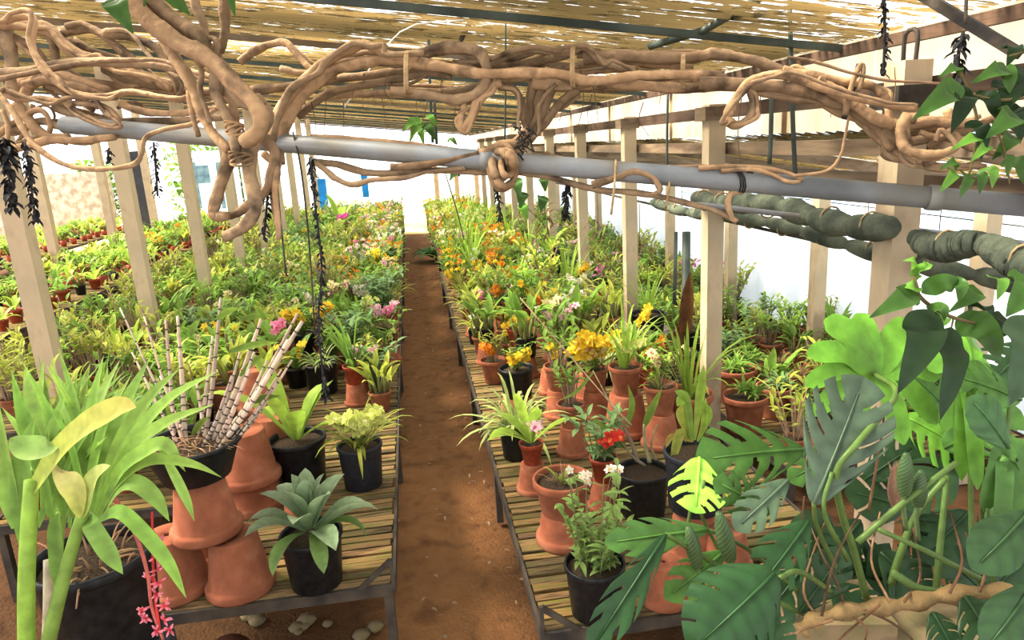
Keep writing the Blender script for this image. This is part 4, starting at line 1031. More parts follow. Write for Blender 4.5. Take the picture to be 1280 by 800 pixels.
tube(b, smoothpts([P(840 + x * K1, y * K1, 2.25) - vr.location for x, y in ((680, 235), (655, 330), (625, 430))], 5), .010, 6, (.3, .3, .3)); b.build('dark_strap', 'black_dry', vr)
vp = vine('thin vine stems creeping along and under the grey pipe', (700, 215), 2.78)
stems(vp, [
 (12, -.02, [(-90, 500), (0, 505), (150, 515), (300, 530), (420, 545), (520, 572), (600, 590)]),
 (12, .0, [(-80, 590), (0, 597), (100, 625), (200, 630), (350, 620), (530, 625), (640, 625), (760, 640), (870, 670), (960, 690), (1080, 700), (1180, 715), (1280, 740), (1370, 762), (1460, 806)]),
 (11, -.04, [(-80, 585), (-30, 625), (0, 650), (60, 672), (130, 655), (250, 645), (330, 625), (470, 610)]),
 (13, -.06, [(200, 608), (300, 602), (420, 580), (520, 560)]),
 (12, -.06, [(930, 672), (1010, 650), (1080, 625), (1150, 645), (1178, 690), (1150, 708)]),
 (9, -.03, [(760, 560), (860, 585), (1000, 595), (1200, 610), (1330, 605), (1430, 620)]),
 (8, -.06, [(1320, 612), (1450, 605), (1560, 612), (1640, 628), (1700, 655)]),
 (8, -.06, [(1400, 622), (1510, 615), (1580, 632), (1640, 660), (1690, 660)]),
 (11, -.02, [(1480, 690), (1440, 700), (1425, 740), (1440, 790), (1456, 808)]),
], (420, 0), K1, 2.93)
b = MB()
for x in (455, 463, 470): 
    c = pa.lerp(pb, (840 + x * K1 - 80) / 1250) - vp.location
    tube(b, [c + V((.004 * i - .02, math.cos(i * .7) * .040, math.sin(i * .7) * .040)) for i in range(20)], .003, 5, (.35, .3, .28))
b.build('wire_wrap', 'black_dry', vp)
# pale ties holding the stems to the pipe
for i, (x, y0, y1) in enumerate(((770, 200, 268), (838, 212, 262))):
    b = MB(); tube(b, smoothpts([P(x, y0, 2.44), P(x - 2, (y0 + y1) / 2, 2.42), P(x - 6, y1, 2.46)], 4), .0045, 5)
    tag(b.build('tie_cord', 'chip'), ('knotted pale cord hanging from the pipe near the third right post', 'short pale cord tied on the pipe left of the second post')[i], 'cord')

# hanging dry strands, wires, rods
def strand(pts, zc, n, sz, label, nm='hanging_dry_strand'):
    q = smoothpts([P(x, y, zc) for x, y in pts], 8); o = q[0]; b = MB(); tube(b, [p - o for p in q], .004, 5)
    m = len(q)
    for i in range(n):
        t = i / n * (m - 1); k = min(m - 2, int(t)); p = q[k].lerp(q[k + 1], t - k) - o; az = U(0, 6.28)
        leaf(b, p, az, U(-1.3, -.2), sz * U(.7, 1.3), sz * .24, .5, 'oval', 3, .5, (.7, .7, .7))
    tag(b.build(nm, 'black_dry', loc=o), label, 'hanging strand')
strand([(4, 172), (10, 200), (14, 262)], 2.55, 70, .05, 'thick dark dried strand hanging at the very left edge')
strand([(31, 178), (38, 225), (45, 278)], 2.6, 70, .035, 'dark braided strand hanging beside the first left post')
strand([(389, 196), (392, 240), (402, 330), (398, 400), (404, 470), (408, 498)], 2.62, 150, .03, 'longest dark braided strand hanging over the left bench')
strand([(192, 178), (195, 215), (197, 245)], 2.6, 34, .028, 'dark strand hanging between the second and third left posts')
strand([(136, 185), (135, 205)], 2.6, 14, .025, 'small dark cluster hanging in front of the second left post')
strand([(708, 226), (708, 250), (707, 274)], 2.7, 60, .03, 'dark seed cluster hanging right of the vine knot')
strand([(617, 215), (622, 240), (626, 278)], 2.7, 44, .026, 'dark strand hanging from the coiled vine knot')
strand([(1204, 40), (1198, 70), (1200, 105)], 1.6, 30, .03, 'dark dried chain holding the leafy cluster at the upper right')
strand([(1104, -5), (1106, 40), (1104, 95)], 2.0, 34, .025, 'thin dark chain hanging before the big post')
strand([(338, 215), (334, 250), (330, 300)], 2.5, 46, .028, 'dark rootlets hanging beside the thick vine trunk')
def wire(pts, zc, r_, label, mat='iron', nm='hanging_wire', grp=None):
    q = smoothpts([P(x, y, zc) for x, y in pts], 4); b = MB(); tube(b, [p - q[0] for p in q], r_, 5, (.9, .9, .9)); tag(b.build(nm, mat, loc=q[0]), label, 'wire', grp)
wire([(366, 165), (376, 210), (386, 300), (394, 420)], 2.7, .0035, 'dark wire dangling just left of the longest braided strand')
wire([(346, 220), (350, 270), (358, 345)], 2.6, .0035, 'thin dark root dangling behind the thick vine trunk')
wire([(556, 215), (570, 260), (580, 300)], 4.5, .004, 'thin dangling wire over the far right bench')
wire([(536, 50), (538, 120), (541, 178)], 3.4, .007, 'thin green rod hanging left of the middle vine loop', 'green_metal', 'hanging_rod')
wire([(543, 120), (546, 180)], 3.4, .007, 'second thin green rod hanging beside the middle vine loop', 'green_metal', 'hanging_rod')
wire([(632, 0), (632, 100), (631, 180)], 3.2, .004, 'thin green wire hanging above the coiled vine knot', 'green_metal')
wire([(987, -5), (990, 120), (994, 220)], 3.0, .010, 'tall green grey rod hanging to the pipe beside the second post', 'green_metal', 'hanging_rod')
wire([(965, 105), (964, 160), (962, 205)], 3.0, .010, 'short green grey rod beside the tall one over the pipe', 'green_metal', 'hanging_rod')
wire([(1208, -5), (1207, 30)], 1.6, .004, 'short wire above the leafy cluster at the upper right')
wire([(835, 115), (834, 165), (834, 230)], 3.3, .006, 'dark rod hanging behind the pipe between two posts', 'green_metal', 'hanging_rod')
wire([(430, 135), (500, 40), (580, 25)], 3.0, .003, 'long pale green tendril slanting over the vine bundle', 'leaf', 'vine_tendril')
wire([(594, 430), (650, 372), (760, 500), (790, 532)][1:], 2.6, .0028, 'straight pale stick leaning across the right bench pots', 'chip', 'leaning_stick')
wire([(860, 255), (930, 262), (1290, 305)], 2.95, .012, 'thin pale pipe running just below the big grey pipe', 'pipe', 'thin_pipe')

# rolled green shade cloth along the right posts
def roll(a, bb, r_, label, n=22):
    root = empty('rolled_shade_cloth', a, 0, label, 'shade cloth'); L_ = (bb - a); b = MB(); pts, rs = [], []
    m = 90
    for i in range(m + 1):
        t = i / m; ph = t * n; f = abs(math.sin(ph * PI / 2.0)) ** .5
        pts.append(L_ * t + V((U(-.004, .004), 0, -.02 * math.sin(t * PI * 3))))
        rs.append(r_ * (.55 + .50 * f + U(-.06, .06)))
    tube(b, pts, rs, 14, (1, 1, 1)); b.build('cloth_roll', 'cloth', root)
    for i in range(1, n, 2):
        t = 2 * i / n / 2; b = MB()
        c = L_ * t; tube(b, [c + V((math.cos(a_) * r_ * .9, 0, math.sin(a_) * r_ * .9)) for a_ in [k * PI / 6 for k in range(13)]], .004, 4)
        b.build('tie', 'chip', root)
roll(V((1.645, 2.22, 1.665)), V((1.66, 4.0, 1.655)), .050, 'fat roll of green shade cloth tied up below the grey pipe on the right', 14)
roll(V((1.645, 1.55, 1.63)), V((1.65, 2.12, 1.645)), .045, 'short sagging end of rolled cloth under the pipe beside the big post', 4)
roll(V((1.82, 1.7, 1.53)), V((1.82, 5.2, 1.53)), .034, 'thin twisted roll of green cloth below the fat roll', 20)
b = MB(); bar(b, (1.86, 1.2, 1.50), (1.86, 9, 1.50), .014); tag(b.build('cloth_rod', 'iron'), 'slim metal rod running below the thin green cloth roll', 'rod')
for i, (px, py0, py1, zc) in enumerate(((858, 290, 500, 5.2), (845, 290, 380, 5.6))):
    b = MB(); tube(b, [P(px, py0, zc), P(px - 2, py1, zc)], .03 if i == 0 else .014, 8)
    tag(b.build('dark_pole', 'green_metal'), ('dark green pole standing just left of the second right post', 'thinner dark pole beside the dark green pole')[i], 'pole')
b = MB(); q = [P(855, 395, 4.9), P(860, 360, 4.9), P(868, 345, 4.9)]
ribbon(b, smoothpts([P(853, 450, 5), P(856, 400, 5), P(862, 340, 5)], 5), .05, 'paddle', -FWD, .5, (.35, .20, .09)); tag(b.build('tree_bark_slab', 'bark'), 'curved slab of brown bark leaning on the dark green pole', 'bark slab')
for i, (px, py) in enumerate(((682, 285), (800, 330), (748, 300))):
    b, c = MB(), P(px, py, 6 + i * .5)
    for k in range(60):
        az = U(0, 6.28); leaf(b, V((U(-.08, .08), U(-.08, .08), U(-.2, .2))), az, U(-1, .8), .12, .012, .8, 'lance', 3, .2, jit((.22, .15, .06)) if k % 2 else jit(G_MID))
    root = empty('hanging_orchid', c, 0, ('brown rooted orchid hung beside the fifth right post', 'rooted orchid hung beside the third right post', 'rooted orchid hung between the third and fourth right posts')[i], 'hanging plant')
    b.build('foliage', 'leaf', root); b = MB(); tube(b, [V((0, 0, .1)), V((0, 0, .55))], .003, 4); b.build('hanger', 'iron', root)

# ================================================================ LEFT FOREGROUND PLANT
pc = P(116, 690, 1.98); Dp = .325
l0 = pc - V((0, 0, POTH['black'] * Dp))
inv = empty('upturned_black_pot', (l0.x, l0.y, 0), 0, 'big upturned dark grey pot under the large black pot at the lower left', 'plant pot')
hb = l0.z; b = MB(); lathe(b, [(.19, 0), (.19, .03), (.18, .035), (.16, hb - .01), (.15, hb), (0, hb)], 28); b.build('shell', 'gray', inv)
big = empty('large_foreground_orchid', l0, 0, 'large bright green orchid with thick stems in a big black pot, lower left corner', 'potted orchid')
pm, sm = pot_mesh('black'); p_ = link('pot', pm, big); p_.scale = (Dp,) * 3; link('soil', sm, p_)
def PX(x, y, zc): return P(x, y, zc) - l0
for (pts, r_, c) in (([(40, 600, 1.55), (36, 660, 1.55), (33, 740, 1.56), (34, 840, 1.6)], .0185, (.26, .45, .07)), ([(104, 640, 1.6), (86, 700, 1.58), (70, 762, 1.56), (52, 840, 1.56)], .016, (.24, .42, .07)), ([(76, 640, 1.75), (73, 690, 1.75), (70, 740, 1.8)], .012, (.25, .42, .09)), ([(60, 700, 1.7), (60, 760, 1.7), (58, 830, 1.7)], .012, (.45, .42, .30))):
    b = MB(); tube(b, smoothpts([PX(*p) for p in pts], 5), [r_ * .85, r_], 10, c, col2=tuple(x * 1.0 for x in c)); b.build('stem', 'leaf', big)
FLV = [
 ([(42, 612, 1.55), (75, 564, 1.5), (112, 530, 1.45), (150, 511, 1.42), (171, 509, 1.4)], .030, 'strap', (.33, .46, .08), (.50, .48, .10)),
 ([(12, 548, 1.5), (35, 560, 1.5), (60, 560, 1.5), (75, 552, 1.52)], .028, 'oval', (.24, .42, .10), (.30, .46, .14)),
 ([(100, 648, 1.58), (95, 615, 1.56), (80, 590, 1.54), (66, 578, 1.5)], .028, 'oval', (.42, .50, .10), (.62, .60, .28)),
 ([(104, 648, 1.58), (112, 612, 1.56), (124, 592, 1.54), (138, 582, 1.5)], .024, 'oval', (.36, .48, .10), (.55, .58, .25)),
 ([(32, 680, 1.6), (28, 620, 1.6), (30, 570, 1.6), (44, 520, 1.62)], .024, 'strap', (.16, .34, .05), (.18, .36, .06)),
 ([(20, 660, 1.6), (8, 600, 1.6), (-2, 540, 1.58), (-8, 480, 1.6)], .026, 'lance', (.22, .44, .07), (.25, .46, .08)),
 ([(70, 620, 1.75), (60, 560, 1.8), (40, 500, 1.85), (30, 460, 1.9)], .024, 'lance', (.20, .42, .06), (.28, .5, .09)),
 ([(110, 640, 1.72), (104, 560, 1.78), (90, 490, 1.85), (72, 432, 1.9)], .013, 'lance', (.20, .42, .06), (.24, .46, .09)),
 ([(110, 640, 1.72), (112, 570, 1.76), (120, 510, 1.8), (150, 450, 1.9)], .026, 'lance', (.24, .48, .07), (.30, .5, .12)),
 ([(118, 640, 1.72), (134, 570, 1.74), (160, 500, 1.8), (189, 444, 1.85)], .024, 'lance', (.21, .46, .06), (.26, .5, .10)),
 ([(120, 645, 1.7), (150, 560, 1.7), (185, 500, 1.72), (226, 459, 1.75)], .022, 'lance', (.24, .47, .07), (.26, .46, .09)),
 ([(120, 645, 1.7), (160, 560, 1.66), (210, 500, 1.64), (272, 464, 1.62)], .018, 'lance', (.23, .46, .07), (.28, .5, .10)),
 ([(120, 648, 1.68), (160, 570, 1.64), (205, 530, 1.6), (268, 505, 1.6)], .020, 'lance', (.24, .48, .06), (.30, .5, .10)),
 ([(122, 648, 1.68), (150, 590, 1.6), (180, 565, 1.58), (208, 556, 1.58), (232, 590, 1.6)], .018, 'strap', (.22, .46, .06), (.28, .5, .10)),
 ([(122, 648, 1.66), (150, 600, 1.6), (190, 575, 1.58), (240, 580, 1.58), (278, 597, 1.6)], .015, 'lance', (.23, .46, .06), (.28, .5, .09)),
 ([(124, 650, 1.66), (146, 612, 1.6), (170, 604, 1.58), (196, 624, 1.58), (212, 652, 1.6)], .019, 'strap', (.20, .44, .07), (.24, .46, .09)),
 ([(124, 650, 1.64), (150, 640, 1.58), (180, 665, 1.56), (212, 705, 1.56), (233, 748, 1.58)], .016, 'strap', (.20, .44, .06), (.24, .5, .08)),
 ([(108, 645, 1.62), (120, 665, 1.56), (136, 690, 1.54), (154, 718, 1.54)], .020, 'strap', (.19, .42, .08), (.22, .44, .08)),
 ([(200, 560, 1.6), (222, 600, 1.58), (236, 630, 1.58), (243, 652, 1.6)], .011, 'lance', (.26, .5, .09), (.24, .48, .08)),
 ([(60, 620, 1.75), (50, 570, 1.7), (30, 520, 1.68), (14, 462, 1.7)], .022, 'lance', (.18, .4, .06), (.2, .42, .06)),
 ([(80, 640, 1.75), (70, 590, 1.74), (66, 540, 1.74), (88, 476, 1.8)], .022, 'lance', (.20, .44, .06), (.26, .48, .1)),
 ([(76, 740, 1.68), (72, 700, 1.66), (70, 660, 1.66), (74, 640, 1.66)], .018, 'strap', (.16, .36, .06), (.2, .4, .07)),
]
b = MB()
for (pts, hw, pr, c0, c1) in FLV:
    ribbon(b, smoothpts([PX(*p) for p in pts], 5), hw, pr, -FWD + V((0, 0, .7)), .3, jit(tuple(x * .85 for x in c0), .1), jit(tuple(x * .9 for x in c1), .1))
for i in range(60):
    bx, by = U(40, 125), U(610, 660); tx, ty = bx + U(-70, 110), U(440, 600)
    zc = U(1.72, 2.05)
    ribbon(b, smoothpts([PX(bx, by, zc), PX((bx * .6 + tx * .4), (by + ty) / 2 - 20, zc), PX(tx, ty, zc + U(-.1, .1))], 5), U(.008, .017), 'lance', -FWD + V((0, 0, .7)), .3, jit((.17, .38, .04), .3), jit((.28, .5, .1)))
b.build('foliage', 'leaf', big)
b = MB()
for i in range(26):
    a_ = U(0, 6.28); r_ = U(.02, .13)
    tube(b, [V(p) for p in arch((r_ * math.cos(a_), r_ * math.sin(a_), POTH['black'] * Dp - .03), a_, U(.2, 1.3), U(.05, .12), .9, 4)], [.004, .002], 4, jit(STRAW))
b.build('dry_foliage', 'leaf', big)
# red bromeliad spike hanging at the bench corner
rs_ = empty('hanging_red_flower_spike', P(185, 690, 1.75), 0, 'drooping red bromeliad flower spike with pink tips at the lower left', 'flower spike')
o_ = rs_.location
b = MB(); tube(b, smoothpts([P(143, 622, 1.72) - o_, P(168, 665, 1.72) - o_, P(184, 715, 1.73) - o_, P(190, 760, 1.75) - o_, P(204, 800, 1.75) - o_], 5), [.006, .004], 6, (.62, .22, .18)); b.build('stalk', 'petal', rs_)
b = MB(); tube(b, smoothpts([P(190, 640, 1.75) - o_, P(191, 690, 1.75) - o_, P(193, 740, 1.75) - o_, P(200, 790, 1.75) - o_], 5), [.003, .004], 6, (.65, .08, .08)); b.build('stalk', 'petal', rs_)
for (x, y) in ((198, 676), (194, 697), (198, 712), (186, 722), (199, 728), (196, 742), (178, 764), (184, 772), (206, 757), (205, 775), (196, 788), (212, 786), (178, 770)):
    b = MB(); c = P(x, y, 1.75) - o_
    for k in range(7):
        d = (RIGHT * U(-.8, 1) + UPV * U(-.7, .8) + FWD * U(-.6, .3)).normalized(); L_ = U(.013, .022)
        tube(b, [c, c + d * L_ * .6, c + d * L_], [.0022, .0035, .0012], 5, (.70, .05, .07), col2=(.85, .45, .55))
    b.build('floret', 'petal', rs_)
b = MB(); lathe(b, [(.10, 0), (.115, .01), (.12, .05), (.125, .05), (.14, .26), (.15, .26), (.15, .30), (.13, .30), (.11, .06), (0, .05)], 24)
o = b.build('fallen_clay_pot', 'terra'); q = Z(288, 825, .12); o.location = V((q.x, q.y, .14)); o.rotation_euler = (math.radians(80), 0, .25); o.scale = (.8,) * 3; tag(o, 'clay pot lying on the dark ground below the left bench end', 'plant pot')
# pebbles under the bench end
for i in range(10):
    b = MB(); r_ = U(.02, .05); lathe(b, [(0, -r_ * .3), (r_ * .8, -r_ * .2), (r_, 0), (r_ * .7, r_ * .4), (0, r_ * .5)], 8, wob=.1)
    q = Z(U(300, 470), U(772, 805), 0); o = b.build('stone', 'concrete', loc=(q.x, q.y, .012)); tag(o, 'small grey stone on the dark ground under the left bench end', 'stone', 'stones under the left bench end')

# ================================================================ RIGHT FOREGROUND: SPLIT-LEAF CLUMP
mo = P(1110, 760, 1.75); mo.z = 0.0
mroot = empty('split_leaf_plant', mo, 0, 'large split-leaved climbing plant filling the lower right corner', 'plant')
def MP(x, y, zc): return P(x, y, zc) - mo
def monstera(B, T, hw, c, n=6, gap=.38, droop=.35, nh=None, hole=False, s0=.34, mat='gloss', sweep=.5, name='leaf', twist=0):
    a = T - B; L_ = a.length; nh = nh or (-FWD + V((0, 0, .55))); s = a.cross(nh).normalized(); nn = s.cross(a).normalized(); nn = (nn * math.cos(twist) + s * math.sin(twist)).normalized(); s = a.cross(nn).normalized(); nn = s.cross(a).normalized()
    b = MB(); NT, NS = 48, 8; cols = jit(c, .12)
    slit = [[(U(.4, 1.25), U(-.12, .2), U(-.12, .12)) for _ in range(n + 2)] for _ in range(2)]
    for sd in (-1, 1):
        vs, cs, idx = [], [], {}
        for i in range(NT + 1):
            t = i / NT; w_ = hw * max(.0, math.sin(PI * (t * .86 + .14))) ** .62
            fr = (t * n) % 1
            for j in range(NS + 1):
                q = j / NS
                back = -.20 * q * q * (1 - t) ** 2
                rib = .05 * hw * math.sin(fr * PI) * q
                p = B + a * (t + sweep * q * q * (1 - t * .75) + back) + s * (sd * w_ * q) + nn * (-droop * hw * q * q * .6 - droop * L_ * .35 * t * t + rib + .10 * hw * q)
                idx[i, j] = len(vs); vs.append(p); k = (1.18 if j == 0 else 1) * (.9 + .2 * math.sin(fr * PI)); cs.append(tuple(x * k for x in cols))
        fs = []
        for i in range(NT):
            t = (i + .5) / NT; fr = (t * n + .5) % 1
            for j in range(NS):
                q = (j + .5) / NS
                sk = slit[0 if sd < 0 else 1][int(t * n + .5)]
                ing = .06 < t < .93 and abs(fr - .5 - sk[2]) < gap * sk[0] / 2 * min(1.15, .35 + q)
                if ing and q > s0 + sk[1] and (not hole or q < .82): continue
                f = (idx[i, j], idx[i, j + 1], idx[i + 1, j + 1], idx[i + 1, j]); fs.append(f if sd > 0 else f[::-1])
        b.add(vs, fs, cs)
    tube(b, [B + a * t - nn * (droop * L_ * .35 * t * t - .002) for t in (0, .25, .5, .75, 1)], [.0045, .0015], 5, tuple(x * 1.25 for x in c))
    return b.build(name, mat, mroot)
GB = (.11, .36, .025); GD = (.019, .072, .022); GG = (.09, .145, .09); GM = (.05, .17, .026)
def palmate(c, ends, w0, col):
    b = MB(); C0 = MP(*c)
    for (x, y, dz, w_) in ends:
        e = MP(x, y, c[2] + dz); m_ = C0.lerp(e, .5) + V((0, 0, .035))
        ribbon(b, smoothpts([C0, C0.lerp(e, .2) + V((0, 0, .02)), m_, e], 6), w_ * .80, 'blunt', -FWD + V((0, 0, .4)), .10, jit(col, .06), jit(tuple(x_ * 1.1 for x_ in col), .06))
    b.build('leaf', 'gloss', mroot)
palmate((1095, 472, 1.75), [(1030, 400, .0, .042), (1070, 392, .02, .036), (1008, 442, -.03, .036), (1006, 482, -.03, .032), (1016, 520, -.04, .03), (1060, 556, -.03, .03), (1130, 556, -.04, .036), (1172, 530, 0, .036), (1176, 470, .02, .04), (1140, 404, .05, .044)], .03, GB)
palmate((1205, 470, 1.7), [(1180, 540, 0, .03), (1202, 600, 0, .03), (1222, 612, -.02, .026), (1240, 560, 0, .03), (1236, 480, .03, .035), (1222, 430, .05, .035), (1180, 420, .05, .035), (1160, 462, .03, .03)], .03, GB)
palmate((1255, 572, 1.6), [(1230, 640, 0, .026), (1250, 680, -.02, .026), (1272, 660, 0, .026), (1290, 600, .0, .026), (1240, 600, 0, .026)], .03, GM)
monstera(MP(1017, 630, 1.5), MP(1078, 490, 1.52), .095, GG, 6, .30, .3, s0=.32, sweep=.6)
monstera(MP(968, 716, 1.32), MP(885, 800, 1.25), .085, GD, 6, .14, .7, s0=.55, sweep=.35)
monstera(MP(874, 572, 1.62), MP(871, 632, 1.55), .066, (.22, .55, .05), 4, .45, .2, s0=.3)
monstera(MP(1004, 562, 1.7), MP(905, 566, 1.6), .085, GM, 5, .42, .5, s0=.25, sweep=.6)
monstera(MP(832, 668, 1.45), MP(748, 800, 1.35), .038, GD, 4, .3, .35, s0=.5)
monstera(MP(885, 662, 1.5), MP(776, 674, 1.45), .04, GM, 4, .2, .4, s0=.6)
monstera(MP(962, 642, 1.6), MP(912, 606, 1.55), .05, GM, 5, .42, .5, s0=.25)
monstera(MP(985, 600, 1.55), MP(930, 652, 1.5), .042, GG, 4, .35, .4)
monstera(MP(1010, 652, 1.5), MP(962, 722, 1.42), .055, GD, 4, .4, .5)
monstera(MP(905, 690, 1.55), MP(850, 735, 1.45), .042, GM, 4, .35, .5)
monstera(MP(1180, 560, 1.9), MP(1262, 520, 1.8), .09, GM, 5, .4, .4)
monstera(MP(1130, 520, 2.0), MP(1210, 560, 1.9), .09, GB, 5, .4, .4)
monstera(MP(1275, 500, 1.7), MP(1215, 470, 1.65), .06, GM, 5, .35, .4)
DK = (.018, .06, .02); DK2 = (.03, .09, .03)  # shade inside the clump put into these dark filler-leaf greens
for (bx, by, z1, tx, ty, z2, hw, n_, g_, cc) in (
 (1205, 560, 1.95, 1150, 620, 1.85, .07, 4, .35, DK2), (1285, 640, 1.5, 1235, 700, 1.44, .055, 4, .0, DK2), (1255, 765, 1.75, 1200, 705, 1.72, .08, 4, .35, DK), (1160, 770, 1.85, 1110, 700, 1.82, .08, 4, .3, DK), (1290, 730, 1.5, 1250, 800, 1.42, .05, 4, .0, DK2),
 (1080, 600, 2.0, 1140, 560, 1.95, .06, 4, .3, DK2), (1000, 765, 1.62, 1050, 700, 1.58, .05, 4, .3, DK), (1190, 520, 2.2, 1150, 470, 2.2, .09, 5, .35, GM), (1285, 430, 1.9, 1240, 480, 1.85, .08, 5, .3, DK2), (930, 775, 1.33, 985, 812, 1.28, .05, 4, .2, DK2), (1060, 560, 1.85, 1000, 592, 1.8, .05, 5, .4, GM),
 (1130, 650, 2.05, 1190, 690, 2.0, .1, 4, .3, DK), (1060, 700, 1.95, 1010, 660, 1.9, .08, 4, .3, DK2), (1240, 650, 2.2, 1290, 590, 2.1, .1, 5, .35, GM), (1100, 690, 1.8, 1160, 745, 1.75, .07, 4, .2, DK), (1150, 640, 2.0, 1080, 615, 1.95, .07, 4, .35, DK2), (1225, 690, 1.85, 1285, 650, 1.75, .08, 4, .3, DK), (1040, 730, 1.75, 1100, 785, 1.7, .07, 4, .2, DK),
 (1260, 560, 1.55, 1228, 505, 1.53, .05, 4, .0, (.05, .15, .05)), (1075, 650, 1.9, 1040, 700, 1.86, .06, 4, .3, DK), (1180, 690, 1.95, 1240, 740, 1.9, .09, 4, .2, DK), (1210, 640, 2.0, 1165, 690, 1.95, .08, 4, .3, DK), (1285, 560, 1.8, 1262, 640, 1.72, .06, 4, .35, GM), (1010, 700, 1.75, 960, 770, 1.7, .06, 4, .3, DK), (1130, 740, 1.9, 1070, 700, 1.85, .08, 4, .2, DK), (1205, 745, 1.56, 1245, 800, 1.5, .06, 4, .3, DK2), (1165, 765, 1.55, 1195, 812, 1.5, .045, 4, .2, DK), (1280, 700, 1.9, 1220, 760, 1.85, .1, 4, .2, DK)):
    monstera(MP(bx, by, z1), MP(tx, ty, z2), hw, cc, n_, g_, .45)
def petiole(pts, r_, c=(.10, .20, .045), nm='petiole'):
    b = MB(); q = smoothpts([MP(*p) for p in pts], 6); tube(b, q, [r_ * .8, r_], 8, jit(c, .1), col2=jit(c, .1)); b.build(nm, 'gloss', mroot)
petiole([(1094, 468, 1.74), (1120, 492, 1.6), (1075, 550, 1.5), (1046, 590, 1.5), (1052, 640, 1.55), (1068, 690, 1.6), (1084, 752, 1.66)], .0085)
petiole([(1196, 578, 1.6), (1130, 628, 1.6), (1072, 678, 1.6)], .008)
petiole([(1182, 598, 1.66), (1146, 642, 1.66), (1124, 696, 1.68), (1114, 730, 1.7)], .009)
petiole([(1184, 594, 1.7), (1176, 672, 1.68), (1170, 740, 1.68)], .0085)
petiole([(1098, 662, 1.55), (1156, 688, 1.55), (1230, 726, 1.6)], .007)
petiole([(1234, 635, 1.6), (1230, 720, 1.62)], .006); petiole([(1116, 716, 1.62), (1148, 736, 1.62), (1180, 742, 1.64)], .012)
petiole([(1017, 628, 1.5), (1022, 660, 1.54), (1050, 720, 1.62)], .006); petiole([(874, 576, 1.62), (866, 620, 1.6), (862, 680, 1.6), (900, 740, 1.65)], .0045)
petiole([(880, 600, 1.58), (876, 640, 1.58), (905, 700, 1.62)], .0045); petiole([(975, 722, 1.32), (1000, 715, 1.4), (1040, 740, 1.6)], .006)
petiole([(1205, 468, 1.7), (1212, 560, 1.72), (1215, 700, 1.74)], .007); petiole([(832, 668, 1.45), (870, 690, 1.5), (960, 745, 1.6), (1010, 770, 1.66)], .006)
petiole([(1040, 590, 1.5), (1030, 640, 1.5), (1060, 700, 1.55)], .006); petiole([(885, 662, 1.5), (940, 690, 1.55), (1010, 750, 1.65)], .005)
petiole([(1255, 572, 1.6), (1250, 640, 1.62), (1225, 730, 1.66)], .006); petiole([(1264, 480, 1.7), (1255, 600, 1.7), (1240, 730, 1.7)], .006)
# tan climbing stem and aerial roots
b = MB(); q = smoothpts([MP(*p) for p in ((1000, 790, 1.6), (1016, 776, 1.6), (1068, 762, 1.6), (1124, 756, 1.6), (1180, 745, 1.6), (1252, 741, 1.58), (1300, 756, 1.56))], 6)
tube(b, q, [.015 + .006 * math.sin(i * 1.3) + .006 * i / len(q) for i in range(len(q))], 10, (.72, .70, .50)); b.build('climbing_stem', 'bark', mroot)
for (pts) in ([(1024, 770), (1040, 720), (1055, 680), (1075, 640)], [(1060, 765), (1050, 730), (1030, 700), (1015, 660)], [(1030, 780), (1004, 740), (1016, 690), (1034, 650)], [(1110, 752), (1090, 700), (1100, 640)], [(1080, 762), (1120, 780), (1150, 810)], [(1040, 775), (1000, 790), (980, 815)], [(1130, 752), (1150, 720), (1144, 660)], [(1190, 742), (1200, 700), (1190, 640)], [(1055, 765), (1080, 785), (1074, 815)], [(1228, 740), (1240, 690), (1236, 650)], [(1100, 756), (1060, 790), (1040, 810)], [(990, 720), (1000, 680), (1004, 620)], [(1085, 640), (1100, 560), (1105, 520)], [(1018, 640), (1010, 600), (1006, 570)]):
    b = MB(); tube(b, smoothpts([MP(x + U(-3, 3), y, U(1.5, 1.64)) for x, y in pts], 5), [.0035, .002], 5, random.choice(((.5, .38, .33), (.7, .6, .5), (.35, .28, .25)))); b.build('aerial_root', 'bark', mroot)
# green bumpy spadices
for (x0, y0, x1, y1, r_, zc) in ((872, 708, 860, 658, .0155, 1.5), (913, 700, 898, 640, .0175, 1.5), (1130, 618, 1133, 566, .0165, 1.6), (1147, 632, 1152, 588, .0165, 1.62)):
    a_, e_ = MP(x0, y0, zc), MP(x1, y1, zc - .02); b = MB(); d = e_ - a_; dn = d.normalized(); sx = dn.cross(V((0, 1, 0))).normalized(); sy = dn.cross(sx); n1, n2 = 22, 16; vs, cs = [], []
    for i in range(n1 + 1):
        t = i / n1; rr = r_ * max(.08, math.sin(PI * (t * .8 + .16))) ** .6
        for k in range(n2):
            bump = .10 * ((i + k) % 2); an = 2 * PI * k / n2
            vs.append(a_ + d * t + (sx * math.cos(an) + sy * math.sin(an)) * rr * (1 + bump)); cs.append((.10, .19, .07) if (i + k) % 2 else (.045, .10, .035))
    b.add(vs, [(i * n2 + k, i * n2 + (k + 1) % n2, (i + 1) * n2 + (k + 1) % n2, (i + 1) * n2 + k) for i in range(n1) for k in range(n2)] + [tuple(n1 * n2 + k for k in range(n2))], cs)
    b.build('spadix', 'gloss', mroot)
    b = MB(); tube(b, smoothpts([a_ + dn * .004, a_ - dn * .03, a_ - dn * .06 + V((.012, 0, -.03))], 4), .0055, 6, (.13, .22, .08)); b.build('spadix_stalk', 'gloss', mroot)
b = MB()
for k in range(8): ribbon(b, smoothpts([MP(1118, 640, 1.66), MP(1112 + k * 2, 610, 1.66), MP(1112 + U(-3, 12), 575, 1.66)], 4), .008, 'lance', -FWD, .4, jit((.60, .42, .24)))
b.build('dry_spathe', 'leaf', mroot)
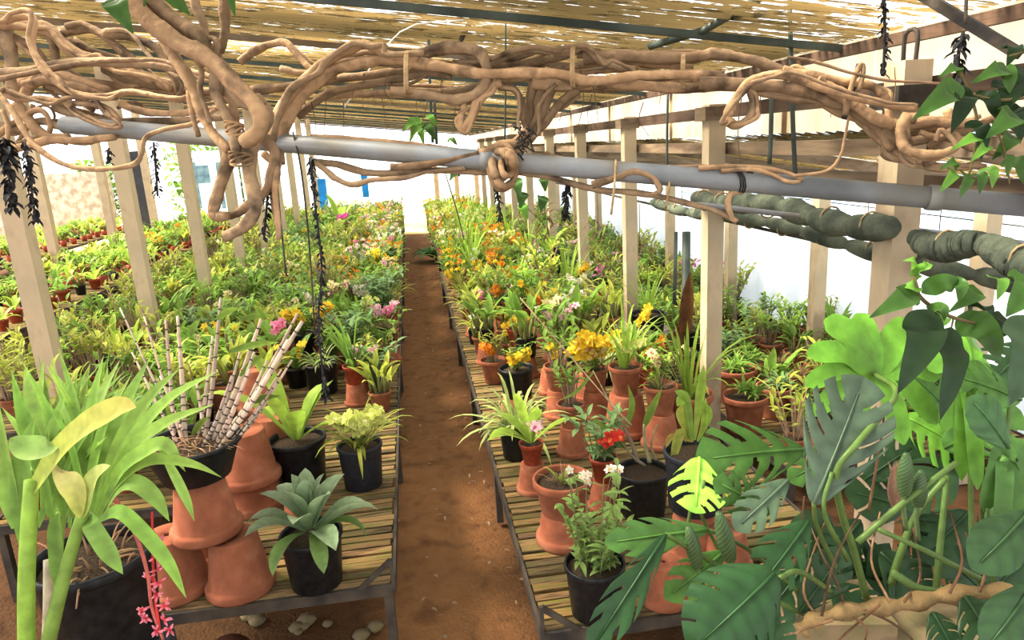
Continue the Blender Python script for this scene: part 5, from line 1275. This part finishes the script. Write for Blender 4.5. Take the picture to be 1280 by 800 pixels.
# kerb stones under the clump
c = P(1090, 800, 1.75)
for i, (px, dz, lab) in enumerate(((1060, 0, 'mossy beige concrete block under the climbing stem at the bottom'), (1180, -.05, 'lower mossy concrete block beside the first at the bottom edge'))):
    q = P(px, 765, 1.72); b = MB(); box(b, (0, 0, -q.z / 2), (.25, .26, q.z)); bo = b.build('concrete_block', 'concrete', smooth=False, loc=q + V((0, .10, -.012 + dz)), ); bo.rotation_euler = (0, 0, -.2 + .04 * i); tag(bo, lab, 'block')
pot_loc = Z(1075, 640, .0 + .2)
potted(P(1075, 640, 2.6) * V((1, 1, 0)) + V((0, 0, ZL)), .2, 'black', 'cattd', 2, .8, 'dark pot of green leaves in the shade behind the split leaves', bench='R')

# ================================================================ LEAFY BRANCHES ON THE RIGHT
def branch(label, at, zc, twigs, leaves, thick=.004):
    root = empty('leafy_branch', P(at[0], at[1], zc), 0, label, 'branch'); o_ = root.location
    for (pts, r_) in twigs:
        b = MB(); tube(b, smoothpts([P(x, y, zc + dz) - o_ for x, y, dz in pts], 5), [r_, r_ * .6], 6, (.45, .5, .35)); b.build('twig', 'bark', root)
    for (bx, by, tx, ty, hw, c, dz) in leaves:
        a_, e_ = P(bx, by, zc + dz) - o_, P(tx, ty, zc + dz - .03) - o_; m_ = a_.lerp(e_, .5) + V((0, 0, .012)) - FWD * .02
        b = MB(); ribbon(b, smoothpts([a_, a_.lerp(e_, .25) + V((0, 0, .008)), m_, e_], 6), hw * 1.15 * zc / F, 'oval', -FWD + V((U(-.4, .4), 0, U(.1, .6))), .18, jit(c, .1), jit(c, .1), wav=.10); b.build('leaf', 'gloss', root)
LD = (.014, .05, .013); LM = (.045, .16, .02); LB = (.12, .36, .035); LG = (.045, .10, .045)
branch('branch of dark drooping oval leaves in front of the big post, at the right', (1190, 400), 1.25,
 [([(1140, 345, .02), (1148, 368, .0), (1167, 385, 0), (1192, 397, 0), (1235, 408, .02), (1300, 424, .05)], .0042), ([(1148, 362, 0), (1142, 340, .02)], .002), ([(1192, 397, 0), (1188, 415, 0)], .0018)],
 [(1165, 387, 1122, 492, 21, LD, -.02), (1189, 409, 1174, 528, 17, LD, -.03), (1150, 369, 1087, 397, 14, LM, 0), (1196, 396, 1251, 452, 19, LM, .03), (1228, 366, 1186, 390, 11, LM, .04), (1152, 366, 1202, 356, 11, LM, .04), (1186, 356, 1198, 378, 9, LM, .03), (1292, 395, 1261, 508, 27, LG, -.06), (1288, 348, 1257, 396, 21, LM, .05), (1240, 346, 1246, 376, 9, LB, .05), (1160, 388, 1180, 402, 7, LM, .0), (1142, 342, 1128, 326, 5, LB, .02), (1142, 352, 1158, 328, 7, LB, .02), (1210, 385, 1240, 400, 10, LD, .06), (1142, 375, 1126, 358, 9, LB, .03), (1260, 400, 1230, 430, 14, LD, .06), (1180, 395, 1148, 420, 12, LB, .08)])
branch('cluster of glossy green leaves hanging at the upper right corner', (1215, 120), 1.55,
 [([(1200, 90, 0), (1212, 115, 0), (1222, 160, 0), (1212, 215, 0), (1200, 235, .01)], .004), ([(1300, 120, .04), (1250, 125, 0), (1215, 118, 0)], .0045), ([(1240, 150, 0), (1256, 190, 0), (1262, 230, 0)], .003), ([(1300, 60, .04), (1262, 70, .0)], .004)],
 [(1204, 108, 1140, 150, 15, LM, -.03), (1206, 108, 1188, 168, 14, LD, 0), (1214, 150, 1226, 202, 11, LD, 0), (1272, 145, 1232, 173, 15, LM, -.02), (1264, 92, 1214, 104, 12, LM, 0), (1228, 176, 1188, 188, 8, LB, -.02), (1236, 182, 1212, 203, 8, LB, 0), (1194, 214, 1173, 242, 8, LB, 0), (1206, 216, 1199, 248, 9, LM, 0), (1214, 218, 1224, 243, 8, LM, 0), (1197, 210, 1174, 212, 6, LM, 0), (1240, 88, 1262, 118, 13, LM, .04), (1262, 100, 1246, 150, 16, LD, .05), (1255, 130, 1275, 180, 16, LD, .05), (1226, 212, 1240, 236, 7, LB, 0), (1246, 190, 1258, 222, 9, LM, .02), (1200, 92, 1172, 98, 8, LM, .02), (1262, 60, 1258, 84, 10, LD, .06), (1215, 120, 1245, 150, 14, LD, .03), (1268, 170, 1240, 200, 11, LM, .04), (1255, 200, 1280, 232, 12, LM, .05), (1290, 90, 1262, 130, 18, LD, .08)])
branch('few broad green leaves hanging at the top beside the vine trunk', (165, 5), 2.1, [([(150, -20, 0), (200, -15, 0), (300, -15, 0)], .004)],
 [(140, -8, 166, 42, 16, LM, 0), (196, -14, 238, 20, 15, LM, .05), (290, -16, 294, 22, 7, LM, .05), (205, -20, 180, 8, 10, LM, .02)])
branch('small leafy sprig hanging behind the vine loop near the middle', (530, 160), 3.2, [([(536, 120, 0), (528, 150, 0), (520, 175, 0)], .003)],
 [(528, 150, 503, 165, 6, LB, 0), (528, 152, 512, 178, 6, LB, 0), (530, 155, 545, 176, 6, LM, 0), (532, 145, 548, 160, 5, LB, 0), (526, 160, 530, 182, 5, LB, 0), (560, 176, 572, 182, 4, LB, 0)])
branch('heart-shaped leaves climbing the far right posts', (670, 250), 4.2, [([(650, 225, 0), (656, 255, 0), (680, 280, 0)], .003)],
 [(645, 222, 650, 250, 7, LM, 0), (655, 240, 650, 262, 7, LM, 0), (678, 222, 682, 240, 6, LM, 0), (680, 245, 676, 265, 7, LM, 0), (650, 255, 660, 275, 6, LB, 0), (573, 218, 562, 226, 5, LM, -.3)])

# litter on the path
b = MB()
for i in range(260):
    x, y = U(-.3, .45), U(1.8, 14); leaf(b, (x, y, .012), U(0, 6.28), U(-.1, .3), U(.02, .05), U(.004, .010), .5, 'oval', 3, .3, jit(random.choice((STRAW, (.30, .17, .06), (.5, .42, .28)))))
tag(b.build('leaf_litter', 'leaf'), 'scattered dry leaf bits on the dirt aisle', 'litter', None, 'stuff')
# labels for the rows
rown = {'A': ['back row', 'third row', 'second row', 'aisle row'], 'B': ['aisle row', 'second row', 'third row', 'post row'], 'A2': ['post row', 'middle row', 'front row'], 'A3': ['back row', 'middle row', 'post row'], 'C': ['back row', 'third row', 'second row', 'front row'], 'R': ['post row', 'second row', 'middle row', 'fourth row', 'wall row']}
buck = {}
PW2 = {'terra': 'terracotta', 'black': 'black', 'gray': 'grey', 'red': 'red'}
for (o, bk, desc, pt, auto) in ALL:
    x, y = o.location.x, o.location.y
    if bk is None:
        bk = next((k for k in ('A', 'B', 'R') if BN[k][1] - .02 <= x <= BN[k][2] + .02), None)
        if bk is None: continue
    nm, x0, x1 = BN[bk]; R_ = rown[bk]; ri = max(0, min(len(R_) - 1, int((x - x0) / (x1 - x0) * len(R_))))
    buck.setdefault((bk, ri), []).append((y, o, desc, pt, auto))
for (bk, ri), L_ in buck.items():
    L_.sort(key=lambda t: t[0])
    for i, (y, o, desc, pt, auto) in enumerate(L_):
        if auto:
            tag(o, f"{desc}, {PW2[pt]} pot, {ordw[i]} along {rown[bk][ri]} of {BN[bk][0]}", 'potted orchid', 'potted orchids on the ' + BN[bk][0])
for bk in 'AB':
    L_ = sorted([o for o, k in AUTOINV if k == bk], key=lambda o: o.location.y)
    for i, o in enumerate(L_): o['label'] = f"upturned clay pot raising an orchid, {ordw[i]} such along the {BN[bk][0]}"
for (o, *_r) in ALL: del o['_b']
